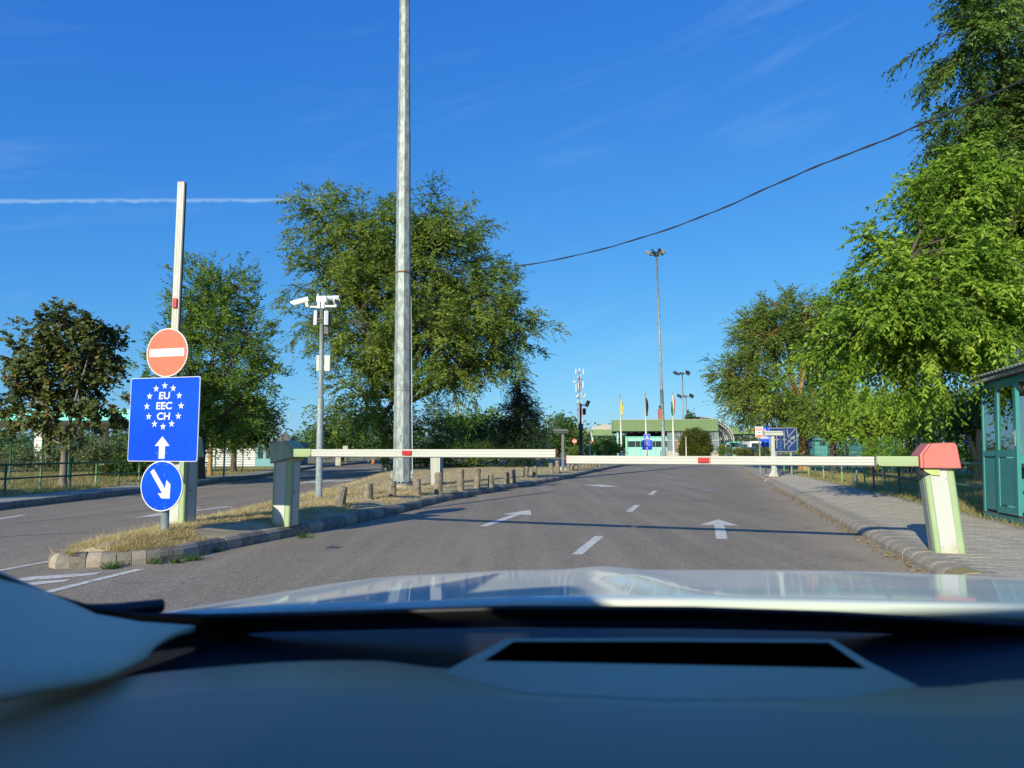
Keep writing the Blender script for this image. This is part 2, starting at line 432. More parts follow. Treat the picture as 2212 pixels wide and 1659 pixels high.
mt['soffit'] = M('canopy_soffit', (.30, .28, .25), .7, var=.1, scale=.6)
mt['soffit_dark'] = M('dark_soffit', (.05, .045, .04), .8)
mt['board'] = M('white_cladding', (.58, .57, .54), .6, var=.05)
mt['bluegreen'] = M('blue_green_cladding', (.10, .26, .28), .5, var=.08, scale=.5)
mt['orange'] = M('orange_paint', (.60, .16, .04), .6, var=.1)
mt['brick'] = M('red_brick_stack', (.45, .09, .04), .8, var=.12, scale=4)
mt['stone_pale'] = M('pale_concrete', (.46, .42, .35), .8, col2=(.32, .29, .24), scale=4)
mt['glass_dark'] = M('dark_window_glass', (.03, .045, .05), .06, spec=.9)
mt['glass_grey'] = M('grey_window_glass', (.17, .21, .22), .12, spec=.9, var=.15, scale=.5)
mt['pane'] = winglass('booth_glass', (.74, .88, .87), .24)
mt['curtain'] = M('brown_curtain', (.28, .16, .11), .8)
mt['van_white'] = M('white_van_paint', (.80, .80, .80), .3, coat=.5)
mt['van_blue'] = M('dark_blue_van_paint', (.012, .03, .09), .3, coat=.5)
mt['car_dark'] = M('black_car_paint', (.02, .022, .026), .25, coat=.6)
mt['flag_yellow'] = M('yellow_flag', (.75, .62, .02), .8)
mt['flag_dark'] = M('dark_flag', (.035, .02, .05), .8)
mt['flag_white'] = M('white_flag', (.75, .74, .70), .8)
mt['flag_green'] = M('green_flag', (.02, .22, .08), .8)
mt['flag_red'] = M('red_flag', (.55, .04, .03), .8)
mt['cable'] = M('black_cable', (.03, .03, .032), .45)
mt['cam_white'] = M('camera_housing', (.78, .78, .75), .4)
mt['cream'] = M('cream_antenna', (.75, .68, .42), .5)

base_dirt(mt['white_dirty'], .16, (.42, .38, .24)); base_dirt(mt['green_pale'], .10, (.26, .30, .14))
L = {}
L['elm'] = leafmat('elm_leaves', [(0, (0.058, 0.091, 0.016)), (.45, (0.123, 0.189, 0.030)), (.8, (0.217, 0.273, 0.046)), (1, (0.319, 0.338, 0.069))])
L['near'] = leafmat('hackberry_leaves', [(0, (0.065, 0.124, 0.014)), (.4, (0.145, 0.247, 0.023)), (.8, (0.268, 0.377, 0.044)), (1, (0.406, 0.468, 0.081))], .34, .5, .12)
L['near_dark'] = leafmat('tall_tree_leaves', [(0, (.030, .062, .012)), (.4, (.065, .12, .018)), (.8, (.12, .19, .034)), (1, (.24, .32, .07))], .25, .5, .12)
L['maple'] = leafmat('olive_maple_leaves', [(0, (.046, .058, .018)), (.5, (.10, .118, .036)), (.9, (.17, .18, .06)), (1, (.36, .18, .06))], .25, .5, .15)
L['birch'] = leafmat('light_green_leaves', [(0, (0.052, 0.101, 0.016)), (.5, (0.123, 0.202, 0.030)), (1, (0.232, 0.299, 0.055))])
L['dark'] = leafmat('dark_green_leaves', [(0, (0.030, 0.061, 0.014)), (.6, (0.066, 0.118, 0.027)), (1, (0.142, 0.203, 0.044))], .22)
L['conifer'] = leafmat('blackish_conifer_foliage', [(0, (0.013, 0.029, 0.013)), (.7, (0.029, 0.055, 0.023)), (1, (0.065, 0.091, 0.033))], .1, .6)
L['juniper'] = leafmat('grey_green_juniper', [(0, (0.064, 0.081, 0.035)), (.6, (0.136, 0.163, 0.065)), (1, (0.236, 0.244, 0.101))], .15, .6)
L['yellow'] = leafmat('yellow_green_leaves', [(0, (0.087, 0.156, 0.014)), (.5, (0.174, 0.286, 0.025)), (1, (0.319, 0.416, 0.057))])
L['hedge'] = leafmat('hedge_leaves', [(0, (0.041, 0.075, 0.013)), (.6, (0.117, 0.179, 0.026)), (1, (0.283, 0.329, 0.060))])
L['bush_b'] = leafmat('bronze_green_bush', [(0, (0.041, 0.052, 0.011)), (.6, (0.102, 0.117, 0.021)), (1, (0.232, 0.182, 0.034))])
L['straw'] = leafmat('dry_grass_blades', [(0, (.34, .245, .13)), (.5, (.56, .43, .24)), (.93, (.72, .59, .37)), (1, (.18, .24, .08))], .3, .7, .2)
L['grassmix'] = leafmat('half_dry_grass_blades', [(0, (.16, .15, .05)), (.4, (.30, .25, .10)), (.75, (.42, .34, .16)), (1, (.13, .20, .04))], .3, .7, .2)
L['weed'] = leafmat('green_weed', [(0, (.04, .08, .02)), (1, (.09, .16, .04))], .3)

# ------------------------------------------------------------------ leaf clouds
def raw_mesh(name, V, nper, mats, tone=None, smooth=False):
    """V: (count, nper, 3) polygons of nper corners"""
    cnt = V.shape[0]
    me = bpy.data.meshes.new(name)
    me.vertices.add(cnt * nper); me.vertices.foreach_set('co', V.reshape(-1).astype(np.float32))
    me.loops.add(cnt * nper); me.loops.foreach_set('vertex_index', np.arange(cnt * nper, dtype=np.int32))
    me.polygons.add(cnt)
    me.polygons.foreach_set('loop_start', np.arange(0, cnt * nper, nper, dtype=np.int32))
    me.polygons.foreach_set('loop_total', np.full(cnt, nper, dtype=np.int32))
    me.update(calc_edges=True)
    if tone is not None:
        a = me.attributes.new('tone', 'FLOAT', 'POINT'); a.data.foreach_set('value', np.repeat(tone, nper).astype(np.float32))
    me.materials.append(mats)
    return me
def unit(a): return a / np.maximum(np.linalg.norm(a, axis=-1, keepdims=True), 1e-9)
def rdir(n):
    return unit(RNG.normal(size=(n, 3)))

def clumps_in(lobes, n, shell=.35):
    w = np.array([(l_[3] * l_[4] * l_[5]) ** (2 / 3) * (l_[6] if len(l_) > 6 else 1) for l_ in lobes]); w = w / w.sum()
    idx = RNG.choice(len(lobes), n, p=w)
    A = np.array([l_[:6] for l_ in lobes])
    d = rdir(n); u = shell + (1 - shell) * RNG.random(n) ** .6
    return A[idx, :3] + d * A[idx, 3:6] * u[:, None], d, idx, A
def foliage(lobes, n_clump, clump_r, twigs, per, tl, leaf_l, leaf_w, droop=.5, shell=.35, hexa=False, upright=0.0, tone_bias=0.0, outw=.6, flat=.0, bough=0.0):
    C, D, idx, A = clumps_in(lobes, n_clump, shell)
    ctone = RNG.normal(0, .16, n_clump)
    cr = clump_r * (.55 + .8 * RNG.random(n_clump))
    n = n_clump * twigs
    ci = np.repeat(np.arange(n_clump), twigs)
    off = RNG.normal(size=(n, 3)) * np.array([1, 1, .75]) * .45
    S = C[ci] + off * cr[ci][:, None]
    dr = unit(D[ci] * outw + rdir(n) * .75 + np.array([0, 0, -droop * .5 + upright]))
    if bough:
        # twigs hang along a curved bough that starts inside the crown and reaches outwards
        bd = unit(D + rdir(n_clump) * .55 + np.array([0, 0, .1]))
        bl_ = bough * (.55 + .8 * RNG.random(n_clump)); sb = RNG.random(n) ** .8
        S = C[ci] + bd[ci] * ((sb - .45) * bl_[ci])[:, None] + np.array([0, 0, -1.0]) * (droop * .38 * sb * sb * bl_[ci])[:, None] + off * (cr[ci] * (.75 - .5 * sb))[:, None]
        dr = unit(bd[ci] * .75 + rdir(n) * .6 + np.array([0, 0, -droop * .45 + upright]))
    tlen = tl * (.6 + .8 * RNG.random(n))
    m = n * per
    ti = np.repeat(np.arange(n), per)
    s = np.tile((np.arange(per) + .5) / per, n) + RNG.normal(0, .04, m)
    down = np.array([0, 0, -1.0])
    P = S[ti] + dr[ti] * (s * tlen[ti])[:, None] + down * (droop * .6 * s * s * tlen[ti])[:, None]
    T = unit(dr[ti] + down * (droop * 1.2 * s)[:, None])
    sidev = unit(np.cross(T, rdir(m)))
    alt = np.where(np.arange(m) % 2 == 0, 1.0, -1.0)[:, None]
    side0 = unit(np.cross(T, np.array([0, 0, 1.0]) + 1e-3))
    Ax = unit(T * .55 + side0 * alt * .7 + sidev * .35 + down * droop * .35)
    Nn = unit(rdir(m) * (1 - flat) + np.array([-.28, -.62, .5 + flat]))
    Sd = unit(np.cross(Ax, Nn))
    Up = np.cross(Sd, Ax)
    LL = (leaf_l * (.65 + .6 * RNG.random(m)))[:, None]; WW = LL * (leaf_w / leaf_l)
    if hexa:
        V = np.stack([P, P + Ax * LL * .3 + Sd * WW * .5 + Up * LL * .03, P + Ax * LL * .68 + Sd * WW * .36 + Up * LL * .02, P + Ax * LL - Up * LL * .10,
                      P + Ax * LL * .68 - Sd * WW * .36 + Up * LL * .02, P + Ax * LL * .3 - Sd * WW * .5 + Up * LL * .03], 1)
    else:
        V = np.stack([P, P + Ax * LL * .45 + Sd * WW * .5, P + Ax * LL, P + Ax * LL * .45 - Sd * WW * .5], 1)
    tone = np.clip(.45 + tone_bias + ctone[ci][ti] + RNG.normal(0, .16, m), 0, 1)
    # twig stems as slim three-sided slivers
    e0 = S; e1 = S + dr * tlen[:, None] * .5 + down * (droop * .15 * tlen)[:, None]; e2 = S + dr * tlen[:, None] + down * (droop * .6 * tlen)[:, None]
    return V, tone, C, (e0, e1, e2)

def stems(me_name, segs, r, mat):
    vs = []
    for a, b in segs:
        u = unit(np.cross(b - a, rdir(len(a)))) * r
        vs.append(np.stack([a - u, a + u, b + u * .5, b - u * .5], 1))
    return raw_mesh(me_name, np.concatenate(vs), 4, mat)

def limb(mb, a, b, r0, r1, wob=.08, n=6, seg=5, sag=0.0):
    a = Vector(a); b = Vector(b); d = (b - a).length
    pts = []
    o1 = Vector((random.uniform(-1, 1), random.uniform(-1, 1), random.uniform(-.5, 1))) * wob * d
    for i in range(seg + 1):
        t = i / seg
        p = a.lerp(b, t) + o1 * math.sin(math.pi * t) + Vector((0, 0, sag * math.sin(math.pi * t)))
        if 0 < i < seg: p += Vector((random.uniform(-1, 1), random.uniform(-1, 1), random.uniform(-1, 1))) * d * .018
        pts.append(p)
    mb.tube(pts, [r0 + (r1 - r0) * i / seg for i in range(seg + 1)], n)
    return pts

def tree(name, label, cat, base, trunk_r, fork_h, lobes, leafm, barkm, n_clump=120, clump_r=.8, twigs=14, per=9, tl=.6, leaf=(.12, .05), droop=.5,
         shell=.35, hexa=False, lean=(0, 0), branch_share=.6, group=None, stemr=.004, upright=0.0, tone=0.0, spread=1.0, no_trunk=False, twigstems=True, flat=0.0, multi=1, bough=0.0):
    """base: foot of the trunk; lobes: [(x, y, z, rx, ry, rz[, weight])] world positions"""
    bx_, by_, bz_ = base
    th = thing(name, label, cat, base, 0, group)
    lob = [(l_[0] - bx_, l_[1] - by_, l_[2] - bz_, *l_[3:]) for l_ in lobes]
    V, tn_, C, st = foliage(lob, n_clump, clump_r, twigs, per, tl, leaf[0], leaf[1], droop, shell, hexa, upright, tone, flat=flat, bough=bough)
    me = raw_mesh('crown', V, V.shape[1], leafm, tn_)
    cr = bpy.data.objects.new('crown', me); COL.objects.link(cr); cr.parent = th
    if twigstems:
        o = bpy.data.objects.new('twigs', stems('twigs', [(st[0], st[1]), (st[1], st[2])], stemr, mt['twig'])); COL.objects.link(o); o.parent = th; o['kind'] = 'stuff'
    if not no_trunk:
        mb = MB()
        fork = Vector((lean[0], lean[1], fork_h))
        mb.tube([(0, 0, -.1), (0, 0, .12 * fork_h), fork * .55, fork], [trunk_r * 1.45, trunk_r * 1.02, trunk_r * .88, trunk_r * .8], 10)
        brs = MB()
        ends = []
        for l_ in lob:
            c = Vector(l_[:3])
            for q in range(multi):
                f = fork * random.uniform(.75, 1.0)
                tgt = c + Vector((random.uniform(-.4, .4) * l_[3], random.uniform(-.4, .4) * l_[4], random.uniform(-.1, .5) * l_[5]))
                ends += limb(mb, f, tgt, trunk_r * .5, trunk_r * .12, .1, 7, 7)[2:]
        ends = np.array([tuple(p) for p in ends])
        for c in C:
            if RNG.random() > branch_share: continue
            d = np.linalg.norm(ends - c, axis=1); e = ends[int(np.argmin(d + RNG.random(len(d)) * .5))]
            limb(brs, tuple(e), tuple(c), trunk_r * .11 + .008, .006 + trunk_r * .02, .1, 4, 4)
        mb.build('trunk', barkm, th)
        if brs.v: brs.build('branches', barkm, th, kind='stuff')
    return th

def lobe(px, py, rx, rz, Y, ry=None, w=1.0):
    p = pt(px, py, Y); s = Y / FPX
    return (p[0], p[1], p[2], rx * s, (ry if ry else rx * s), rz * s, w)

# ------------------------------------------------------------------ ground and roads
def kx(y): return 2.13 + .272 * y          # foot of the right kerb
g = MB(); g.add([(-2500, -600, -.03), (2500, -600, -.03), (2500, 3500, -.03), (-2500, 3500, -.03)], [(0, 1, 2, 3)])
tag(g.build('ground', mt['earth_far']), 'dry grassy plain reaching to the horizon', kind='structure')
LK = [(-9.9, -12), (-9.95, 8), (-9.95, 12), (-10.1, 14), (-10.1, 19.2), (-10.15, 22.7), (-10.5, 26), (-10.6, 31), (-11.7, 39), (-12.5, 46), (-12.2, 68), (-14, 95)]
right_edge = [(kx(y), y) for y in (-12, 0, 10, 20, 40, 60, 90)]
rd = MB()
polyL = LK; polyR = [(kx(-12) + .1, -12), (kx(8) + .1, 8), (kx(12) + .1, 12), (kx(14) + .1, 14), (kx(19.2) + .1, 19.2), (kx(22.7) + .1, 22.7), (kx(26) + .1, 26), (kx(31) + .1, 31), (kx(39) + .1, 39), (kx(46) + .1, 46), (kx(68) + .1, 68), (kx(95) + .1, 95)]
for i in range(len(polyL) - 1):
    a, b, c, d = polyL[i], polyR[i], polyR[i + 1], polyL[i + 1]
    rd.add([(a[0] - .1, a[1], 0), (b[0], b[1], 0), (c[0], c[1], 0), (d[0] - .1, d[1], 0)], [(0, 1, 2, 3)])
rd.add([(-40, 95, 0), (70, 95, 0), (90, 190, 0), (-60, 190, 0)], [(0, 1, 2, 3)])
road = tag(rd.build('road', mt['asphalt']), 'grey worn asphalt of both carriageways and the far apron', kind='structure')

# road markings: sheets 4 mm above the asphalt
marks = ground_root('road_markings', 'white lane dashes, arrows and hatching painted on the asphalt')
def mark(pts, name='marking', m='paint', z=.004):
    mb = MB(); mb.add([(x, y, z) for x, y in pts], [tuple(range(len(pts)))]); return mb.build(name, mt[m], marks)
def vx(y): return -.24 + .2755 * y          # lane line between the two right lanes
u_, w_ = (math.sin(RA), math.cos(RA)), (math.cos(RA), -math.sin(RA))
def road_rect(cx, cy, ln, wd, m='paint'):
    pts = []
    for a, b in ((0, -1), (0, 1), (1, 1), (1, -1)):
        pts.append((cx + u_[0] * ln * a + w_[0] * wd * b / 2, cy + u_[1] * ln * a + w_[1] * wd * b / 2))
    return mark(pts, 'lane_dash', m)
for px0, py0, ln in ((1247, 1198, 1.75), (1359, 1105.8, 1.7), (1405, 1069, 1.9), (1429, 1047, 1.7), (1445, 1034, 1.7), (1457, 1024, 1.7), (1465, 1017, 1.7)):
    x, y = gp(px0, py0); road_rect(x, y, ln, .125, 'paint' if y < 20 else 'paint_old')
x, y = gp(1247, 1198); road_rect(x - u_[0] * 4.6, y - u_[1] * 4.6, 1.75, .125)
def arrow(px, py, ln, head_w, head_l, stem_w, name='direction_arrow', m='paint', at=None, back=False):
    x, y = at if at else gp(px, py)
    sg = -1 if back else 1
    def P(a, b): return (x + sg * (u_[0] * a + w_[0] * b), y + sg * (u_[1] * a + w_[1] * b))
    return mark([P(0, -stem_w / 2), P(0, stem_w / 2), P(ln - head_l, stem_w / 2), P(ln - head_l, head_w / 2), P(ln, 0), P(ln - head_l, -head_w / 2), P(ln - head_l, -stem_w / 2)], name, m)
arrow(1559, 1165, 2.75, .60, .95, .15)
arrow(1043.7, 1137.2, 3.1, .55, 1.05, .14)
mark([gp(1259.7, 1048), gp(1300, 1047), gp(1340, 1052), gp(1300, 1051.5)], 'turn_arrow')
mark([gp(1495, 1057), gp(1530, 1057), gp(1565.6, 1061), gp(1530, 1060.5)], 'turn_arrow', 'paint_old')
mark([gp(1415, 1029), gp(1440, 1026), gp(1432, 1030), gp(1447, 1033)], 'turn_arrow', 'paint_old')
# left carriageway
def mline(pts, wd, name='lane_line', m='paint'):
    for (a, b) in zip(pts[:-1], pts[1:]):
        ax, ay = gp(*a); bx2, by2 = gp(*b)
        d = math.hypot(bx2 - ax, by2 - ay); nx, ny = -(by2 - ay) / d * wd / 2, (bx2 - ax) / d * wd / 2
        mark([(ax - nx, ay - ny), (bx2 - nx, by2 - ny), (bx2 + nx, by2 + ny), (ax + nx, ay + ny)], name, m)
mline([(-60, 1131), (52, 1112.8)], .12)
mline([(429, 1054), (545, 1047)], .12); mline([(540, 1046.5), (600, 1041.5)], .12)
for a, b in (((647, 1044), (681.5, 1039)), ((671, 1043), (725, 1037)), ((719, 1041), (767, 1036))): mline([a, b], .35, 'give_way_dash')
mline([(800, 1018), (840, 1013)], .2)
mline([(417, 1097.5), (431, 1096)], .15, 'lane_line')
arrow(0, 0, 2.6, .8, 1.2, .16, 'direction_arrow', 'paint', at=(gp(372, 1108)[0] + .5, gp(372, 1108)[1] + 1.5), back=True)
mt['tar'] = M('tar_seam', (.045, .043, .042), .7, var=.3, scale=30)
for seam in (((-60, 1140), (150, 1119), (330, 1102), (440, 1093)), ((-40, 1162), (200, 1150), (330, 1146)), ((430, 1078), (560, 1068)), ((1150, 1066), (1400, 1076), (1650, 1092))):
    mline(list(seam), .022, 'tar_seam', 'tar')
# hatching at the island nose
mline([(-40, 1240), (128, 1209.5)], .075, 'hatch_line')
mark([gp(25, 1253), gp(60, 1247), gp(222, 1237), gp(200, 1243), gp(120, 1250), gp(30, 1257)], 'hatch_line')
mark([gp(50, 1262), gp(80, 1257), gp(155, 1252), gp(140, 1257), gp(60, 1266)], 'hatch_line')
mark([gp(85, 1281), gp(120, 1272), gp(295, 1229.5), gp(314, 1230), gp(200, 1258), gp(110, 1281)], 'hatch_line')
mline([(-200, 1262), (-40, 1240)], .075, 'hatch_line')

# ---- island outline
ISL_R = [gp(*p) for p in ((128, 1221), (177, 1226), (255, 1223.5), (329, 1217), (395, 1209), (469, 1191), (576, 1170), (683, 1149), (770, 1130), (868, 1107), (941, 1087.5), (1022, 1071), (1100, 1057), (1147, 1050), (1220, 1035.5), (1280, 1021))]
ISL_R += [(ISL_R[-1][0] + .268 * d, ISL_R[-1][1] + d) for d in (8, 16, 30, 45)]
ISL_L = [(-4.72, 7.45), (-4.84, 7.7), (-4.92, 8.3), (-4.92, 9.1), (-4.86, 10.7), (-4.86, 12), (-4.92, 14.3), (-5.02, 16.9), (-5.1, 19), (-5.3, 23.4), (-5.7, 28), (-6.2, 36), (-6.4, 50), (-6, 84)]
def interp(tab, y):
    if y <= tab[0][1]: return tab[0][0]
    for a, b in zip(tab[:-1], tab[1:]):
        if y <= b[1]:
            t = (y - a[1]) / (b[1] - a[1] + 1e-9); return a[0] + (b[0] - a[0]) * t
    return tab[-1][0]
RY = [p for p in ISL_R if p[1] > ISL_R[1][1]]
RY = [ISL_R[1]] + RY
def xr(y): return interp(RY, y)
def xl(y):
    if y < 7.45: return -4.67 + (7.45 - y) / (7.45 - 7.19) * .3
    return interp(ISL_L, y)
def hz(x, y):
    d = min(x - xl(y), xr(y) - x, (y - 7.15) * 1.2)
    t = max(0, min(1, (d - .10) / .55)); t = t * t * (3 - 2 * t)
    return .132 + .085 * t
# island soil
mb = MB(); rows = []
ys = [7.3 + .12 * i for i in range(14)] + [9.1 + .35 * i for i in range(40)] + [24 + 2.2 * i for i in range(27)]
NC = 16
for y in ys:
    a, b = xl(y) + .10, xr(y) - .12
    rows.append([(a + (b - a) * k / NC, y, hz(a + (b - a) * k / NC, y) + .008 * math.sin(x * 5 + y * 3)) for k in range(NC + 1) for x in (a + (b - a) * k / NC,)])
vs = [p for r_ in rows for p in r_]; fs = []
for i in range(len(rows) - 1):
    for k in range(NC): fs.append((i * (NC + 1) + k, i * (NC + 1) + k + 1, (i + 1) * (NC + 1) + k + 1, (i + 1) * (NC + 1) + k))
mb.add(vs, fs, 0, True)
tag(mb.build('median_ground', mt['earth']), 'dry soil of the traffic island between the carriageways', kind='structure')

# ---- kerb stones
def kerb_mesh(name, ln, prof, mat):
    n = len(prof); vs = []; j = .0025
    secs = [(j, .0015), (j + .006, 0), (ln - j - .006, 0), (ln - j, .0015)]
    for x, ins in secs:
        for (dy, z) in prof: vs.append((x, dy + (ins if dy < .1 else -ins), max(z - ins if z > .05 else z, -.05)))
    fs = []
    for i in range(3):
        for k in range(n - 1): fs.append((i * n + k, (i + 1) * n + k, (i + 1) * n + k + 1, i * n + k + 1))
    fs += [tuple(range(n)), tuple(reversed(range(3 * n, 4 * n)))]
    mbk = MB(); mbk.add(vs, fs, 0); return mbk.mesh(name, mat)
PROF1 = [(0, -.05), (-.005, .06), (.01, .105), (.045, .138), (.09, .145), (.16, .142), (.16, -.05)]
PROF2 = [(0, -.05), (.005, .05), (.03, .095), (.08, .12), (.15, .130), (.25, .132), (.25, -.05)]
def run(pts):
    out = []; tot = 0
    for a, b in zip(pts[:-1], pts[1:]):
        out.append((tot, a, b)); tot += math.dist(a, b)
    return out, tot
def along(rn, s):
    segs, tot = rn
    for t0, a, b in reversed(segs):
        if s >= t0 - 1e-9:
            d = math.dist(a, b); t = (s - t0) / d; return (a[0] + (b[0] - a[0]) * t, a[1] + (b[1] - a[1]) * t), math.atan2(b[1] - a[1], b[0] - a[0])
def chaikin(p, k=2):
    for _ in range(k):
        q = [p[0]]
        for a, b in zip(p[:-1], p[1:]):
            q += [(a[0] * .75 + b[0] * .25, a[1] * .75 + b[1] * .25), (a[0] * .25 + b[0] * .75, a[1] * .25 + b[1] * .75)]
        q.append(p[-1]); p = q
    return p
def lay_kerb(root, path, prof, mats, lens, s_end, far=True, jit=.0025, name='kerb_stone', farname='kerb_run'):
    """stones lie to the left of the path direction"""
    rn = run(path); s = 0; cache = {}; k = 0
    while s < min(s_end, rn[1]):
        ln = lens(s)
        (x, y), _ = along(rn, s); (x2, y2), _ = along(rn, min(s + ln, rn[1]))
        an = math.atan2(y2 - y, x2 - x)
        key = (round(ln, 2), k % len(mats))
        if key not in cache: cache[key] = kerb_mesh(name, ln, prof, mats[k % len(mats)])
        share(name, cache[key], root, (x + random.uniform(-jit, jit), y + random.uniform(-jit, jit), random.uniform(-.0025, .0025)), an)
        s += ln; k += 1
    if far and rn[1] > s:
        mbf = MB(); st = s; n = len(prof)
        while st < rn[1] - 1:
            ln = min(1.0, rn[1] - st)
            (x, y), _ = along(rn, st); (x2, y2), _ = along(rn, st + ln); an = math.atan2(y2 - y, x2 - x); d = math.hypot(x2 - x, y2 - y)
            ca, sa = math.cos(an), math.sin(an); vs = []
            for q in (0, d - .012):
                for (dy, z) in prof: vs.append((x + q * ca - dy * sa, y + q * sa + dy * ca, z))
            mbf.add(vs, [(i, i + n, i + n + 1, i + 1) for i in range(n - 1)] + [tuple(range(n)), tuple(reversed(range(n, 2 * n)))]); st += ln
        o = mbf.build(farname, mats[0], root); o['kind'] = 'stuff'
km = ground_root('median_kerb', 'kerb of rounded weathered stones round the traffic island')
path_l = [(a, b) for a, b in reversed(ISL_L[2:])]
nose = chaikin([(-4.92, 8.3), (-4.90, 7.75), (-4.78, 7.42), (-4.55, 7.24)] + ISL_R[1:3] + ISL_R[3:6], 2)
path_r = nose + ISL_R[6:]
lay_kerb(km, path_r, PROF1, [mt['kerb'], mt['kerb_light'], mt['kerb']], lambda s: .14 if s < 2.1 else (.26 if s < 4 else .36), 26)
lay_kerb(km, path_l[::1], PROF1, [mt['kerb']], lambda s: 1.0, 0)
krr = ground_root('right_kerb', 'rounded concrete kerb along the right footpath')
pr = [(kx(y), y) for y in (26, 20, 14, 8, 2)]
krr_path = [(kx(y), y) for y in (92, 26)]
# stones lie left of the path direction: walk towards the camera so that left is the footpath side
lay_kerb(krr, pr, PROF2, [mt['kerb_light']], lambda s: .34, 40, far=False)
lay_kerb(krr, krr_path, PROF2, [mt['kerb_light']], lambda s: 1.0, 0)
for yy in (6.62,):
    pass
kl = ground_root('left_kerb', 'long dark concrete kerb along the left footpath')
lay_kerb(kl, LK[1:], PROF1, [mt['kerb']], lambda s: 1.0, 26)
mbx = MB()
mos = kerb_mesh('kerb_stone', .34, [(-.003, .01), (.002, .052), (.028, .099), (.08, .124), (.15, .137), (.2, .139), (.2, .0)], mt['moss'])
o = share('painted_kerb_stone', mos, krr, (kx(6.62), 6.62, .002), math.atan2(-1, -.272)); o['label'] = 'kerb stone with a worn ochre paint patch'

# ---- right footpath
def fx(y): return kx(y) + .26
def gx(y): return 4.55 + .245 * y            # where footpath meets grass
fp = MB(); ysf = [-10, 0, 6, 10, 15, 20, 30, 45, 92]
for a, b in zip(ysf[:-1], ysf[1:]):
    fp.add([(fx(a) - .03, a, .1305), (gx(a) + .1, a, .1305), (gx(b) + .1, b, .1305), (fx(b) - .03, b, .1305)], [(0, 1, 2, 3)])
footpath = tag(fp.build('right_footpath', mt['joint']), 'grey paved footpath beyond the right kerb', kind='structure')
pv = MB(); pv.box(0, 0, 0, .192, .092, .03)
pmeshes = []
for q in range(3):
    b_ = MB(); b_.add([(-.096, -.046, 0), (.096, -.046, 0), (.096, .046, 0), (-.096, .046, 0), (-.094, -.044, .0045), (.094, -.044, .0045), (.094, .044, .0045), (-.094, .044, .0045)],
                      [(4, 5, 6, 7), (0, 1, 5, 4), (1, 2, 6, 5), (2, 3, 7, 6), (3, 0, 4, 7)])
    pmeshes.append(b_)
pcol = [mt['pave'], M('grey_paver_b', (.365, .312, .24), .9, var=.10, scale=2, bump=.5, bscale=120), M('grey_paver_c', (.39, .335, .26), .9, var=.10, scale=2.6, bump=.5, bscale=120)]
pm = [pmeshes[i].mesh('paver', pcol[i]) for i in range(3)]
cnt = 0; rest = MB(); rest_slots = []
# rows run across the path
s = 5.4
row = 0
far_pts = []
while s < 30:
    k = 0
    base_x, base_y = kx(s) + .25, s
    width = (gx(s) - kx(s) - .22) * 1.0
    off = (row % 2) * .1
    d = .1 + off
    while d < width / math.cos(RA) * .985:
        x = base_x + w_[0] * d; y = base_y + w_[1] * d
        far_pts.append((x, y)); d += .2
    s += .1 / math.cos(RA) * 1.0; row += 1
far_pts = [p for p in far_pts if p[0] < gx(p[1]) - .06 and p[0] > fx(p[1]) + .04 and abs(p[0] / max(p[1], .1)) < .78]
far_pts.sort(key=lambda p: p[1])
for i, (x, y) in enumerate(far_pts):
    z = .1275 + random.uniform(-.0012, .0012)
    if i < 300: share('paver', pm[i % 3 if random.random() < .7 else 0], footpath, (x, y, z), RZ)
    elif y < 30:
        ca, sa = math.cos(RZ), math.sin(RZ)
        vs = [(x + dx * ca - dy * sa, y + dx * sa + dy * ca, z + h) for dx, dy, h in ((-.096, -.046, 0), (.096, -.046, 0), (.096, .046, 0), (-.096, .046, 0), (-.094, -.044, .0045), (.094, -.044, .0045), (.094, .044, .0045), (-.094, .044, .0045))]
        rest.add(vs, [(4, 5, 6, 7), (0, 1, 5, 4), (1, 2, 6, 5), (2, 3, 7, 6), (3, 0, 4, 7)], random.choice((0, 0, 1, 2)))
rest.build('distant_pavers', pcol, footpath, kind='stuff')
fpf = MB()
fpf.add([(fx(29.5), 29.5, .131), (gx(29.5), 29.5, .131), (gx(92), 92, .131), (fx(92), 92, .131)], [(0, 1, 2, 3)])
fpf.build('far_paving', mt['pave'], footpath)
vr = MB()
for a, b in zip(ysf[:-1], ysf[1:]):
    vr.add([(gx(a), a, .10), (120, a, .10), (120, b, .10), (gx(b), b, .10)], [(0, 1, 2, 3)])
tag(vr.build('right_verge', mt['earth_far']), 'dry grass verge beyond the right footpath', kind='structure')

# ---- left footpath and verge
lf = MB(); vl = MB()
for a, b in zip(LK[:-1], LK[1:]):
    wa = 1.25
    if b[1] <= 68:
        lf.add([(a[0] - .15, a[1], .133), (a[0] - wa, a[1], .133), (b[0] - wa, b[1], .133), (b[0] - .15, b[1], .133)], [(0, 3, 2, 1)])
    vl.add([(a[0] - .15, a[1], .11), (-130, a[1], .11), (-130, b[1], .11), (b[0] - .15, b[1], .11)], [(0, 3, 2, 1)])
tag(lf.build('left_footpath', mt['slab']), 'concrete footpath along the left kerb', kind='structure')
tag(vl.build('left_verge', mt['earth_far']), 'grass verge behind the left footpath', kind='structure')

